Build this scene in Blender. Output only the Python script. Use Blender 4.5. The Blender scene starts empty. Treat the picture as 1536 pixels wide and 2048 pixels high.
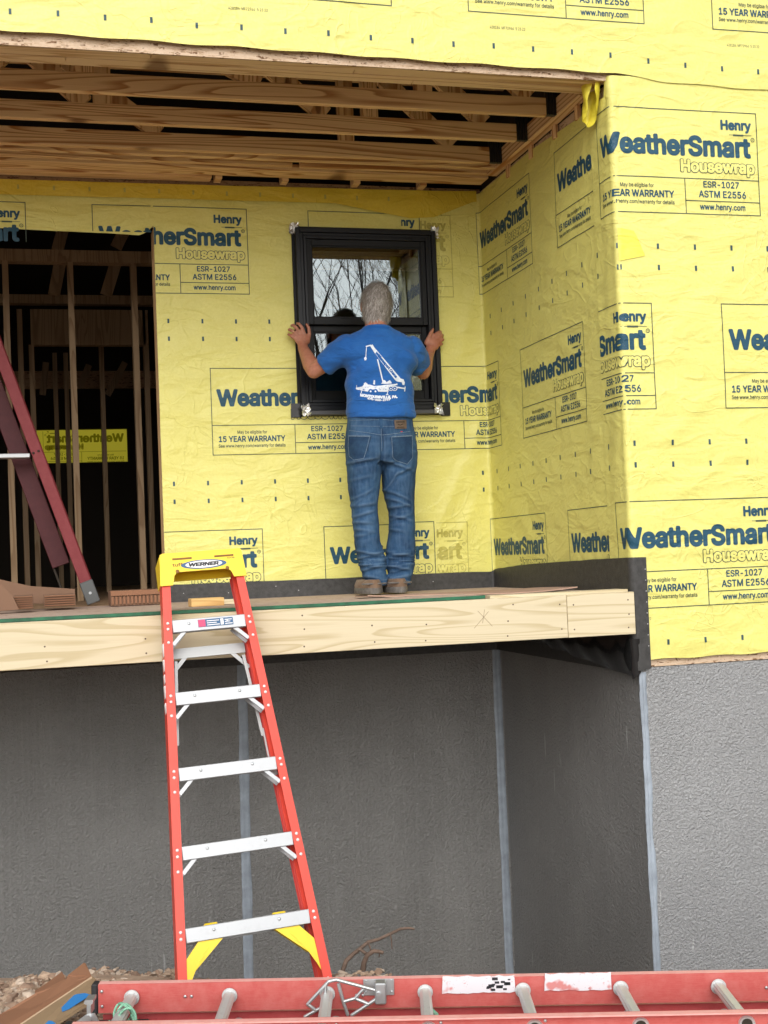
import bpy, bmesh, math, random
import numpy as np
from mathutils import Vector, Matrix, noise
from mathutils.bvhtree import BVHTree

random.seed(7)
scene = bpy.context.scene
col = scene.collection

# ------------------------------------------------------------------ camera
FPX = 2611.4
YAW, PITCH, ROLL = .2613, .0343, -.0402
CAM = np.array([-2.6342, -5.4875, 1.7037])
_cy, _sy = math.cos(YAW), math.sin(YAW); _cp, _sp = math.cos(PITCH), math.sin(PITCH)
FWD = np.array([_sy*_cp, _cy*_cp, _sp]); _r = np.array([_cy, -_sy, 0.]); _u = np.cross(_r, FWD)
RGT = math.cos(ROLL)*_r + math.sin(ROLL)*_u; UPV = -math.sin(ROLL)*_r + math.cos(ROLL)*_u
cam_data = bpy.data.cameras.new("camera"); cam = bpy.data.objects.new("camera", cam_data); col.objects.link(cam)
cam_data.sensor_fit = 'VERTICAL'; cam_data.sensor_height = 36.; cam_data.lens = FPX*36./2048.
cam_data.clip_start = .1; cam_data.clip_end = 800
cam.matrix_world = Matrix(((RGT[0], UPV[0], -FWD[0], CAM[0]), (RGT[1], UPV[1], -FWD[1], CAM[1]), (RGT[2], UPV[2], -FWD[2], CAM[2]), (0, 0, 0, 1)))
scene.camera = cam

# ------------------------------------------------------------------ daylight (bright overcast)
world = bpy.data.worlds.new("World"); scene.world = world; world.use_nodes = True
wn = world.node_tree; bg = wn.nodes['Background']
SUN_EL, SUN_AZ = math.radians(34), math.radians(192)     # azimuth from +Y towards +X: behind the camera, a little right
sky = wn.nodes.new('ShaderNodeTexSky'); sky.sky_type = 'NISHITA'; sky.sun_disc = False
sky.sun_elevation = SUN_EL; sky.sun_rotation = SUN_AZ; sky.dust_density = 3.0; sky.air_density = 1.0
hs = wn.nodes.new('ShaderNodeHueSaturation'); hs.inputs['Saturation'].default_value = .22
wn.links.new(sky.outputs[0], hs.inputs['Color']); wn.links.new(hs.outputs[0], bg.inputs['Color'])
bg.inputs['Strength'].default_value = .15
sun_data = bpy.data.lights.new("sun", 'SUN'); sun_data.energy = .9; sun_data.angle = math.radians(70); sun_data.color = (1., .965, .91)
sun = bpy.data.objects.new("sun", sun_data); col.objects.link(sun)
sdir = Vector((math.sin(SUN_AZ)*math.cos(SUN_EL), math.cos(SUN_AZ)*math.cos(SUN_EL), math.sin(SUN_EL)))
sun.rotation_euler = sdir.to_track_quat('Z', 'Y').to_euler(); sun.location = (4, -12, 14)
scene.view_settings.view_transform = 'Standard'; scene.view_settings.look = 'None'
scene.view_settings.gamma = 1; scene.view_settings.exposure = .44
scene.cycles.max_bounces = 8; scene.cycles.transparent_max_bounces = 8

# ------------------------------------------------------------------ helpers
def ray(x, y): return FWD + RGT*(x-768)/FPX - UPV*(y-1024)/FPX
def at(x, y, Y): d = ray(x, y); return Vector(CAM + d*(Y-CAM[1])/d[1])          # a point of the upright plane Y
def at_x(x, y, X): d = ray(x, y); return Vector(CAM + d*(X-CAM[0])/d[0])
def at_z(x, y, Z): d = ray(x, y); return Vector(CAM + d*(Z-CAM[2])/d[2])
def at_plane(x, y, p, n):
    d = ray(x, y); p = np.array(p); n = np.array(n); return Vector(CAM + d*(((p-CAM)@n)/(d@n)))
D = 1.845                      # depth of the porch recess

class MB:
    def __init__(s): s.v = []; s.f = []; s.m = []
    def add(s, vs, fs, mi=0):
        o = len(s.v); s.v += [tuple(v) for v in vs]; s.f += [tuple(i+o for i in f) for f in fs]; s.m += [mi]*len(fs); return s
    def box(s, lo, hi, M=None, mi=0, bev=0.):
        (x0, y0, z0), (x1, y1, z1) = lo, hi
        if bev > 0:
            bm = bmesh.new(); bmesh.ops.create_cube(bm, size=1)
            for v in bm.verts: v.co = Vector((x0+(v.co.x+.5)*(x1-x0), y0+(v.co.y+.5)*(y1-y0), z0+(v.co.z+.5)*(z1-z0)))
            bmesh.ops.bevel(bm, geom=bm.edges[:], offset=bev, segments=1, affect='EDGES')
            vs = [v.co.copy() for v in bm.verts]; fs = [[v.index for v in f.verts] for f in bm.faces]; bm.free()
        else:
            vs = [Vector(p) for p in ((x0,y0,z0),(x1,y0,z0),(x1,y1,z0),(x0,y1,z0),(x0,y0,z1),(x1,y0,z1),(x1,y1,z1),(x0,y1,z1))]
            fs = [(0,3,2,1),(4,5,6,7),(0,1,5,4),(1,2,6,5),(2,3,7,6),(3,0,4,7)]
        if M is not None: vs = [M @ v for v in vs]
        return s.add(vs, fs, mi)
    def bar(s, a, b, w, h, up=(0,0,1), mi=0, bev=0.):
        """a bar from a to b, w across and h along up"""
        a, b = Vector(a), Vector(b); z = (b-a); L = z.length; z.normalize(); u = Vector(up); x = u.cross(z).normalized() if u.cross(z).length > 1e-6 else Vector((1,0,0)); y = z.cross(x)
        M = Matrix(((x.x,y.x,z.x,a.x),(x.y,y.y,z.y,a.y),(x.z,y.z,z.z,a.z),(0,0,0,1)))
        return s.box((-w/2,-h/2,0),(w/2,h/2,L), M, mi, bev)
    def tube(s, pts, rad, n=10, caps=True, mi=0, flat=None):
        pts = [Vector(p) for p in pts]; rad = rad if isinstance(rad, (list, tuple)) else [rad]*len(pts)
        o = len(s.v); prev = None; vs = []; fs = []
        for i, p in enumerate(pts):
            t = (pts[min(i+1, len(pts)-1)]-pts[max(i-1, 0)]); t = t.normalized() if t.length > 1e-9 else Vector((0,0,1))
            if prev is None: x = t.orthogonal().normalized()
            else: x = (prev - t*prev.dot(t)); x = x.normalized() if x.length > 1e-6 else t.orthogonal().normalized()
            prev = x; y = t.cross(x)
            for k in range(n):
                a = 2*math.pi*k/n; vs.append(p + (x*math.cos(a)+y*math.sin(a))*rad[i])
        for i in range(len(pts)-1):
            for k in range(n):
                k2 = (k+1) % n; fs.append((i*n+k, i*n+k2, (i+1)*n+k2, (i+1)*n+k))
        if caps: fs.append(tuple(range(n-1, -1, -1))); fs.append(tuple((len(pts)-1)*n+k for k in range(n)))
        return s.add(vs, fs, mi)
    def loft(s, rings, n=28, mi=0, sq=2.0):
        """closed loft of superellipse rings (centre, rx, ry) in horizontal planes"""
        vs = []; fs = []
        for c, rx, ry in rings:
            for k in range(n):
                a = 2*math.pi*k/n; ca, sa = math.cos(a), math.sin(a)
                vs.append((c[0]+rx*math.copysign(abs(ca)**(2/sq), ca), c[1]+ry*math.copysign(abs(sa)**(2/sq), sa), c[2]))
        for i in range(len(rings)-1):
            for k in range(n):
                k2 = (k+1) % n; fs.append((i*n+k, i*n+k2, (i+1)*n+k2, (i+1)*n+k))
        fs.append(tuple(range(n-1, -1, -1))); fs.append(tuple((len(rings)-1)*n+k for k in range(n)))
        return s.add(vs, fs, mi)
    def ball(s, c, r, n=16, mi=0, M=None):
        c = Vector(c); r = Vector(r) if not isinstance(r, (int, float)) else Vector((r,r,r)); vs = []; fs = []; m = n//2
        for i in range(m+1):
            th = math.pi*i/m
            for k in range(n):
                ph = 2*math.pi*k/n; p = Vector((r.x*math.sin(th)*math.cos(ph), r.y*math.sin(th)*math.sin(ph), r.z*math.cos(th)))
                if M is not None: p = M @ p
                vs.append(c+p)
        for i in range(m):
            for k in range(n):
                k2 = (k+1) % n
                if i == 0: fs.append((k, n+k, n+k2))
                elif i == m-1: fs.append((i*n+k, (i+1)*n+k, i*n+k2))
                else: fs.append((i*n+k, (i+1)*n+k, (i+1)*n+k2, i*n+k2))
        return s.add(vs, fs, mi)
    def prism(s, poly, thick, mi=0):
        """3D outline extruded along the vector thick"""
        n = len(poly); t = Vector(thick); p = [Vector(q) for q in poly]
        return s.add(p+[q+t for q in p], [tuple(range(n-1, -1, -1)), tuple(range(n, 2*n))]+[(i, (i+1) % n, n+(i+1) % n, n+i) for i in range(n)], mi)
    def mesh(s, name):
        me = bpy.data.meshes.new(name); me.from_pydata(s.v, [], s.f); me.polygons.foreach_set('material_index', s.m)
        bm = bmesh.new(); bm.from_mesh(me); bmesh.ops.remove_doubles(bm, verts=bm.verts, dist=1e-6) if len(s.v) < 60000 else None
        bmesh.ops.recalc_face_normals(bm, faces=bm.faces); bm.to_mesh(me); bm.free(); return me
    def build(s, name, mats, parent=None, smooth=0., local=False, recalc=True):
        if recalc: me = s.mesh(name)
        else:
            me = bpy.data.meshes.new(name); me.from_pydata(s.v, [], s.f); me.polygons.foreach_set('material_index', s.m)
        return link(name, me, mats, parent, smooth, local)

def link(name, me, mats, parent=None, smooth=0., local=False):
    for m in (mats if isinstance(mats, (list, tuple)) else [mats]): me.materials.append(m)
    if smooth:
        me.polygons.foreach_set('use_smooth', [True]*len(me.polygons))
        if smooth < 179:
            try: me.set_sharp_from_angle(angle=math.radians(smooth))
            except Exception: pass
    o = bpy.data.objects.new(name, me); col.objects.link(o)
    if parent is not None:
        o.parent = parent
        if not local:
            W = world_of(parent); me.transform(W.inverted())
    return o
def world_of(o):
    M = o.matrix_basis.copy(); p = o.parent
    while p is not None: M = p.matrix_basis @ M; p = p.parent
    return M
def thing(name, label, cat, loc=(0,0,0), M=None, group=None):
    o = bpy.data.objects.new(name, None); col.objects.link(o); o.empty_display_size = .1
    if M is not None: o.matrix_basis = M
    else: o.location = loc
    return tag(o, label, cat, group)
def tag(o, label, cat, group=None, kind=None):
    if label: o['label'] = label
    if cat: o['category'] = cat
    if group: o['group'] = group
    if kind: o['kind'] = kind
    return o
def struct(o): o['kind'] = 'structure'; return o

# ------------------------------------------------------------------ materials
class NT:
    def __init__(s, name):
        s.mat = bpy.data.materials.new(name); s.mat.use_nodes = True; s.t = s.mat.node_tree; s.p = s.t.nodes['Principled BSDF']; s.out = s.t.nodes['Material Output']
    def n(s, typ, **kw):
        nd = s.t.nodes.new('ShaderNode'+typ)
        for k, v in kw.items():
            if k in nd.inputs.keys() if hasattr(nd.inputs, 'keys') else False:
                pass
            setattr(nd, k, v)
        return nd
    def l(s, a, b): s.t.links.new(a, b)
    def pos(s, scale=(1,1,1), rnd=False, rot=(0,0,0), obj=False):
        if obj: src = s.n('TexCoord').outputs['Object']
        else: src = s.n('NewGeometry').outputs['Position']
        if rnd:
            oi = s.n('ObjectInfo'); mu = s.n('VectorMath', operation='MULTIPLY_ADD'); cb = s.n('CombineXYZ')
            for i in range(3): s.l(oi.outputs['Random'], cb.inputs[i])
            s.l(cb.outputs[0], mu.inputs[0]); mu.inputs[1].default_value = (37., 23., 51.); s.l(src, mu.inputs[2]); src = mu.outputs[0]
        mp = s.n('Mapping'); s.l(src, mp.inputs['Vector']); mp.inputs['Scale'].default_value = scale; mp.inputs['Rotation'].default_value = rot
        return mp.outputs[0]
    def noise(s, vec, scale, detail=3., rough=.55, dist=0.):
        nd = s.n('TexNoise'); s.l(vec, nd.inputs['Vector']); nd.inputs['Scale'].default_value = scale; nd.inputs['Detail'].default_value = detail
        nd.inputs['Roughness'].default_value = rough; nd.inputs['Distortion'].default_value = dist; return nd.outputs['Fac']
    def ramp(s, fac, stops, interp='LINEAR'):
        r = s.n('ValToRGB'); s.l(fac, r.inputs[0]); e = r.color_ramp.elements; r.color_ramp.interpolation = interp
        while len(e) < len(stops): e.new(.5)
        for i, (p, c) in enumerate(stops):
            e[i].position = p; e[i].color = (c, c, c, 1) if isinstance(c, (int, float)) else (*c, 1)
        return r.outputs[0]
    def math(s, op, a, b=None, clamp=False):
        m = s.n('Math', operation=op); m.use_clamp = clamp
        for i, v in enumerate((a, b)):
            if v is None: continue
            if isinstance(v, (int, float)): m.inputs[i].default_value = v
            else: s.l(v, m.inputs[i])
        return m.outputs[0]
    def mix(s, fac, a, b, typ='MIX'):
        m = s.n('MixRGB', blend_type=typ)
        for i, v in enumerate((fac, a, b)):
            if isinstance(v, (int, float)): m.inputs[i].default_value = v if i == 0 else (v, v, v, 1)
            elif isinstance(v, tuple): m.inputs[i].default_value = (*v, 1)
            else: s.l(v, m.inputs[i])
        return m.outputs[0]
    def bump(s, h, strength=.5, dist=.01, prev=None):
        b = s.n('Bump'); b.inputs['Strength'].default_value = strength; b.inputs['Distance'].default_value = dist; s.l(h, b.inputs['Height'])
        if prev is not None: s.l(prev, b.inputs['Normal'])
        return b.outputs[0]
    def done(s, base=None, rough=.5, metal=0., spec=.5, normal=None):
        P = s.p.inputs
        if base is not None:
            if isinstance(base, tuple): P['Base Color'].default_value = (*base, 1)
            else: s.l(base, P['Base Color'])
        if isinstance(rough, (int, float)): P['Roughness'].default_value = rough
        else: s.l(rough, P['Roughness'])
        P['Metallic'].default_value = metal; P['Specular IOR Level'].default_value = spec
        if normal is not None: s.l(normal, P['Normal'])
        return s.mat

def plain(name, c, rough=.5, metal=0., spec=.5, bump=0., bscale=80., vary=.0, vscale=6.):
    t = NT(name); base = c; nrm = None
    if vary: base = t.ramp(t.noise(t.pos(rnd=True), vscale, 4), [(.3, tuple(x*(1-vary) for x in c)), (.7, tuple(min(1, x*(1+vary)) for x in c))])
    if bump: nrm = t.bump(t.noise(t.pos(), bscale, 3), bump, .004)
    return t.done(base, rough, metal, spec, nrm)

def wrap_normals(t):
    p = t.pos()
    fine = t.noise(p, 42, 3, .6)
    n1 = t.bump(fine, .14, .003)
    pk = t.noise(t.pos((1.5,1.5,9.)), 6., 3, .6, .5); n1 = t.bump(t.ramp(pk, [(.58, 0.), (.72, 1.)]), .22, .004, n1)
    # soft drape: long slanting creases
    cre = t.noise(t.pos((2.2, 2.2, 5.5), rot=(.0, .6, .0)), 1.5, 3, .5, .6)
    n2 = t.bump(cre, .85, .025, n1)
    sharp = t.noise(t.pos((1., 1., 1.6)), 2.6, 2, .5, .8)
    sh = t.ramp(t.math('ABSOLUTE', t.math('SUBTRACT', sharp, .5)), [(.0, 1.), (.03, 0.)])
    sharp2 = t.noise(t.pos((1.6, 1.6, 1.), rot=(0,.9,0)), 4.1, 2, .5, 1.5); sh2 = t.ramp(t.math('ABSOLUTE', t.math('SUBTRACT', sharp2, .5)), [(.0, 1.), (.022, 0.)]); gate = t.ramp(t.noise(t.pos(), 1.7, 2), [(.48, 0.), (.62, 1.)])
    n3 = t.bump(sh, .30, .005, n2)
    return t.bump(t.math('MULTIPLY', sh2, gate), .45, .005, n3)
def make_wrap(name, base=(.785,.74,.225), dark=(.725,.675,.175), ghost=None):
    t = NT(name)
    fib = t.noise(t.pos((1,1,1)), 90, 4, .7); blot = t.noise(t.pos(), 7, 4, .6)
    c = t.mix(t.ramp(fib, [(.35, 0.), (.7, 1.)]), dark, base)
    c = t.mix(t.math('MULTIPLY', t.ramp(blot, [(.35, 0.), (.7, 1.)]), .35), c, tuple(x*.86 for x in base))
    return t.done(c, .48, 0., .55, wrap_normals(t))
M_wrap = make_wrap('yellow_wrap')
def make_ink(name, c):
    t = NT(name); n = t.noise(t.pos(), 60, 4, .7); b = t.mix(t.ramp(n, [(.35, .0), (.8, .35)]), c, tuple(x*1.9 for x in c))
    return t.done(b, .5, 0., .4, wrap_normals(t))
M_ink = make_ink('blue_black_ink', (.012,.064,.108))
M_ink_line = make_ink('thin_line_ink', (.05,.075,.055))
M_ghost = make_ink('ink_under_film', (.42,.38,.085))
M_mark = make_ink('fastener_mark_ink', (.03,.075,.085))

def make_wood(name, axis, light, dark, knots=True, rough=.7, grain=1.):
    t = NT(name); s = {'x': (.55, 9, 9), 'y': (9, .55, 9), 'z': (9, 9, .55)}[axis]
    v = t.pos(s, rnd=True)
    big = t.noise(v, .55*grain, 2, .5, .5)
    ring = t.math('FRACT', t.math('MULTIPLY', big, 19.))
    tri = t.ramp(ring, [(0., .0), (.55, .10), (.84, .9), (.93, 1.), (1., .0)])
    fib = t.noise(t.pos({'x': (3, 160, 160), 'y': (160, 3, 160), 'z': (160, 160, 3)}[axis], rnd=True), 1., 3, .6)
    f = t.math('ADD', t.math('MULTIPLY', tri, .60), t.math('MULTIPLY', fib, .40))
    c = t.ramp(f, [(.2, light), (.8, dark)])
    tone = t.noise(t.pos((.6,.6,.6), rnd=True), .9, 2)
    c = t.mix(t.math('MULTIPLY', t.ramp(tone, [(.35, 0.), (.65, 1.)]), .22), c, tuple(x*.80 for x in light), 'MIX')
    if knots:
        vo = t.n('TexVoronoi'); t.l(t.pos({'x': (1.7, .35, 6.5), 'y': (2.2, 1.9, 6.5), 'z': (6.5, 2.2, 1.9)}[axis], rnd=True), vo.inputs['Vector']); vo.inputs['Scale'].default_value = 1.
        k = t.ramp(vo.outputs['Distance'], [(.085, 1.), (.125, .0)]); c = t.mix(t.math('MULTIPLY', k, .8), c, (.11,.045,.02))
        k2 = t.ramp(vo.outputs['Distance'], [(.12, .2), (.17, .0)]); c = t.mix(k2, c, tuple(x*.8 for x in dark))
    return t.done(c, rough, 0., .3, t.bump(fib, .25, .002))
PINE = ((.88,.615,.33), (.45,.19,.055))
M_pine_x = make_wood('framing_pine_along_x', 'x', *PINE); M_pine_y = make_wood('framing_pine_along_y', 'y', *PINE); M_pine_z = make_wood('framing_pine_upright', 'z', *PINE, knots=True)
M_beam = make_wood('laminated_beam_pine', 'x', (.84,.63,.38), (.56,.34,.16), knots=True, grain=.8)
M_treated = make_wood('treated_deck_pine', 'x', (.68,.59,.405), (.53,.435,.255), knots=True, grain=1.1)
M_shaded_pine = make_wood('shaded_stud', 'z', (.37,.255,.15), (.24,.15,.08), knots=False)  # interior shade put into a darker copy of the framing pine
def make_osb(name, a, b, c3):
    t = NT(name); n1 = t.noise(t.pos((15, 15, 70), rot=(.0,.75,.3)), 1., 3, .6, .4); n2 = t.noise(t.pos((15, 15, 70), rot=(.0,-.6,-.4)), 1., 3, .6, .4); n3 = t.noise(t.pos((60, 60, 30)), 1., 2)
    c = t.ramp(n1, [(.34, c3), (.42, a), (.56, b), (.68, a)]); d = t.ramp(n2, [(.36, c3), (.44, b), (.6, a), (.72, c3)])
    c = t.mix(t.ramp(n3, [(.46, 0.), (.54, 1.)]), c, d)
    return t.done(c, .75, 0., .3, t.bump(n1, .3, .0015))
M_osb = make_osb('strand_board', (.56,.40,.265), (.68,.53,.39), (.17,.085,.04))
M_osb_dark = make_osb('strand_board_dark', (.36,.22,.12), (.46,.30,.18), (.15,.07,.035))  # darker strand board tone for back wall and inside boards
def make_found(name, base, streak=True, rough_amp=.75, sc=70):
    t = NT(name); p = t.pos()
    n = t.noise(p, sc, 3, .6, .4); n2 = t.noise(p, 160, 2)
    st = t.noise(t.pos((70, 70, 1.1)), 1., 3, .6); big = t.noise(p, 1.1, 4, .6)
    c = t.ramp(big, [(.3, tuple(x*.86 for x in base)), (.7, tuple(x*1.14 for x in base))])
    if streak: c = t.mix(t.math('MULTIPLY', t.ramp(st, [(.50, 0.), (.78, 1.)]), .30), c, tuple(x*1.7 for x in base)); ds = t.noise(t.pos((1.3,1.3,.8)), 1.6, 5, .65); c = t.mix(t.math('MULTIPLY', t.ramp(ds, [(.5, 0.), (.72, 1.)]), .5), c, tuple(x*1.5 for x in base))
    dr = t.noise(t.pos((26, 26, 2.6)), 1., 2, .5); c = t.mix(t.ramp(dr, [(.735, 0.), (.76, .55)]), c, tuple(min(.6, x*3.4) for x in base))
    c = t.mix(t.math('MULTIPLY', t.ramp(n, [(.45, 0.), (.72, 1.)]), .30), c, tuple(x*1.6 for x in base)); nr = t.bump(n, .9, .022); nr = t.bump(n2, .35, .004, nr)  # highlights on the bumps put into the colour by the same noise
    gr = t.noise(p, 240, 2, .6); c = t.mix(t.math('MULTIPLY', t.ramp(gr, [(.3, 0.), (.7, 1.)]), .35), c, tuple(x*1.5 for x in base))
    if streak: nr = t.bump(st, .18, .005, nr)
    return t.done(c, .5, 0., .5, nr)
M_found = make_found('parged_foundation', (.215,.213,.206))
M_found_front = make_found('lit_stippled_foundation', (.30,.305,.31), False, .8, 80)  # stippled front face, daylight on it put into a lighter grey
M_seal = plain('blue_grey_sealant', (.30,.345,.40), .55, vary=.18, vscale=14, bump=.4)
M_memb = plain('black_membrane', (.040,.039,.038), .5, spec=.5, bump=.5, bscale=220, vary=.35, vscale=40)
M_film = plain('black_plastic_film', (.012,.012,.013), .22, bump=.3, bscale=12)
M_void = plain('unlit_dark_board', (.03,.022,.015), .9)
M_black = plain('shade_black_board', (.012,.010,.008), .95)  # darkness of the ceiling void put into the board colour
M_red = plain('red_fibreglass', (.70,.055,.030), .38, vary=.07, vscale=12)
M_red_in = plain('red_fibreglass_web', (.60,.05,.04), .42, vary=.08)
def make_worn(name, c, c2, sc=22.):
    t = NT(name); n = t.noise(t.pos((1,1,1)), sc, 5, .7); f = t.noise(t.pos((3, 3, 60)), 12, 3)
    b = t.mix(t.ramp(n, [(.4, 0.), (.75, .55)]), c, c2); b = t.mix(t.math('MULTIPLY', t.ramp(f, [(.4, 0.), (.7, 1.)]), .25), b, c2)
    return t.done(b, .62, 0., .4, t.bump(f, .2, .002))
M_red_old = make_worn('faded_red_fibreglass', (.50,.085,.075), (.60,.20,.18))
M_red_pale = make_worn('highlit_red_flange', (.74,.33,.30), (.82,.50,.47))  # flange highlight put into a paler red, with worn mottling
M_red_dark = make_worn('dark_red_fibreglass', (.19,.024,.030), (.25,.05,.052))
def make_alu(name, c=(.43,.445,.46), rough=.45, metal=.55):
    t = NT(name); n = t.noise(t.pos(rnd=True), 30, 5, .7); sc = t.noise(t.pos((6, 6, 90), rnd=True), 5, 3)
    b = t.mix(t.ramp(n, [(.55, 0.), (.75, .35)]), c, (.34,.34,.35)); b = t.mix(t.ramp(sc, [(.66, 0.), (.8, .3)]), b, (.3,.3,.3))
    return t.done(b, rough, metal, .5)
M_alu = make_alu('scuffed_aluminium'); M_alu_dull = make_alu('dull_aluminium', (.40,.41,.41), .5, .5)
M_steel = make_alu('galvanised_steel', (.55,.57,.58), .4, .8)
M_rivet = plain('rivet_head', (.80,.74,.72), .4, .3)
M_yel = plain('yellow_plastic', (.86,.62,.02), .38, vary=.05)
M_black_rub = plain('black_rubber', (.02,.02,.022), .6, bump=.4)
M_vinyl = plain('black_vinyl', (.007,.008,.011), .34, spec=.28)
M_vinyl2 = plain('black_vinyl_matte', (.006,.0065,.008), .45, spec=.25)
M_foil = make_alu('crumpled_foil', (.85,.86,.84), .28, .9)
M_green = plain('green_sheathing_edge', (.012,.105,.05), .55, vary=.4, vscale=18)
M_deck = make_osb('deck_strand_board', (.46,.34,.27), (.54,.42,.35), (.34,.23,.17))
def make_card(name, c):
    t = NT(name); n = t.noise(t.pos(), 8, 4, .6); f = t.noise(t.pos((60, 60, 60)), 2, 2)
    b = t.mix(t.ramp(n, [(.35, 0.), (.7, .3)]), c, tuple(x*.75 for x in c)); return t.done(b, .85, 0., .2, t.bump(f, .15, .002))
M_card = make_card('brown_cardboard', (.27,.135,.078)); M_card_tan = make_card('tan_cardboard', (.30,.21,.125)); M_card_dark = make_card('dim_cardboard', (.22,.13,.085))
M_blue = plain('blue_print', (.03,.22,.58), .6); M_white = plain('white_paint', (.80,.80,.80), .6, vary=.08); M_label_navy = plain('navy_label', (.03,.10,.22), .45)
M_black_print = plain('black_print', (.02,.02,.025), .5)
M_cut = make_wood('fresh_cut_block', 'x', (.72,.47,.19), (.50,.29,.10), knots=False)

# ------------------------------------------------------------------ lettering
_tc = {}
try:      # Blender's own bundled interface font
    import os
    FONT = bpy.data.fonts.load(os.path.join(bpy.utils.system_resource('DATAFILES'), 'fonts', 'Inter.woff2'))
except Exception: FONT = None
def outlines(body):
    cu = bpy.data.curves.new('lettering', 'FONT'); cu.body = body; cu.size = 1.; cu.resolution_u = 4; cu.fill_mode = 'NONE'
    if FONT: cu.font = FONT
    ob = bpy.data.objects.new('lettering', cu); col.objects.link(ob)
    dg = bpy.context.evaluated_depsgraph_get(); me = bpy.data.meshes.new_from_object(ob.evaluated_get(dg))
    co = np.array([(v.co.x, v.co.y) for v in me.vertices]); nxt = {}
    ed = [tuple(e.vertices) for e in me.edges]
    bpy.data.objects.remove(ob); bpy.data.curves.remove(cu); bpy.data.meshes.remove(me)
    # vertices of one contour are consecutive: split where the index chain closes
    cont = []; start = 0; close = sorted((max(e), min(e)) for e in ed if abs(e[0]-e[1]) > 1)
    for hi, lo in close: cont.append(co[lo:hi+1])
    return cont
CAP = max(c[:,1].max() for c in outlines('H'))
def text2d(body, off=0., rows=20):
    """flat lettering (verts 2D, faces), drawn from the font's outlines grown by off; rows cells per capital"""
    k = (body, off, rows)
    if k in _tc: return _tc[k]
    cont = [c for c in outlines(body) if len(c) > 2]; h = CAP/rows
    cont.sort(key=lambda c: c[:,0].min()); groups = []
    for c in cont:
        if groups and c[:,0].min() < groups[-1][1]+2.2*off+.002: groups[-1][0].append(c); groups[-1][1] = max(groups[-1][1], c[:,0].max())
        else: groups.append([[c], c[:,0].max()])
    V = []; F = []
    for cs, _ in groups:
        A = np.concatenate(cs); B = np.concatenate([np.roll(c, -1, 0) for c in cs]); x0, y0 = A.min(0)-off-h*1.5; x1, y1 = A.max(0)+off+h*1.5
        nx, ny = int((x1-x0)/h)+2, int((y1-y0)/h)+2; X, Y = np.meshgrid(x0+h*np.arange(nx), y0+h*np.arange(ny)); P = np.stack([X.ravel(), Y.ravel()], 1)
        px, py = P[:,:1], P[:,1:]; up = (A[:,1] <= py) & (B[:,1] > py); dn = (A[:,1] > py) & (B[:,1] <= py)
        cr = (B[:,0]-A[:,0])*(py-A[:,1])-(px-A[:,0])*(B[:,1]-A[:,1]); wind = (up & (cr > 0)).sum(1)-(dn & (cr < 0)).sum(1)
        d = B-A; L = (d**2).sum(1)+1e-12; t = np.clip(((px-A[:,0])*d[:,0]+(py-A[:,1])*d[:,1])/L, 0, 1)
        dist = np.sqrt((px-A[:,0]-t*d[:,0])**2+(py-A[:,1]-t*d[:,1])**2).min(1)
        S = (np.where(wind != 0, dist, -dist)+off).reshape(ny, nx); I = S > 0; idx = {}
        def vt(key, p):
            if key not in idx: idx[key] = len(V); V.append(p)
            return idx[key]
        def corner(i, j): return vt((i, j), (x0+h*j, y0+h*i))
        def cross(i, j, i2, j2):
            if (i2, j2) < (i, j): i, j, i2, j2 = i2, j2, i, j
            f = S[i,j]/(S[i,j]-S[i2,j2]); f = min(.98, max(.02, f)); return vt((i, j, i2, j2), (x0+h*(j+(j2-j)*f), y0+h*(i+(i2-i)*f)))
        full = I[:-1,:-1] & I[1:,:-1] & I[:-1,1:] & I[1:,1:]; some = (I[:-1,:-1] | I[1:,:-1] | I[:-1,1:] | I[1:,1:]) & ~full
        for i in range(ny-1):
            j = 0
            while j < nx-1:
                if full[i,j]:
                    j2 = j
                    while j2 < nx-1 and j2 < j+2 and full[i,j2]: j2 += 1
                    F.append((corner(i,j), corner(i,j2), corner(i+1,j2), corner(i+1,j))); j = j2; continue
                if some[i,j]:
                    q = [(i,j),(i,j+1),(i+1,j+1),(i+1,j)]; poly = []
                    for k2 in range(4):
                        a, b = q[k2], q[(k2+1) % 4]
                        if I[a]: poly.append(corner(*a))
                        if I[a] != I[b]: poly.append(cross(*a, *b))
                    if len(poly) > 2: F.append(tuple(poly))
                j += 1
    _tc[k] = (V, F); return _tc[k]
def text_fit(body, x0, x1, base, cap, off=0., rows=None):
    rows = rows or max(11, min(26, int(cap/.0036)))
    vs, fs = text2d(body, off, rows); h0, h1 = -off, CAP+off
    a, b = min(v[0] for v in vs), max(v[0] for v in vs)
    return [(x0+(v[0]-a)/(b-a)*(x1-x0), base+(v[1]-h0)/(h1-h0)*cap) for v in vs], fs

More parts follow.
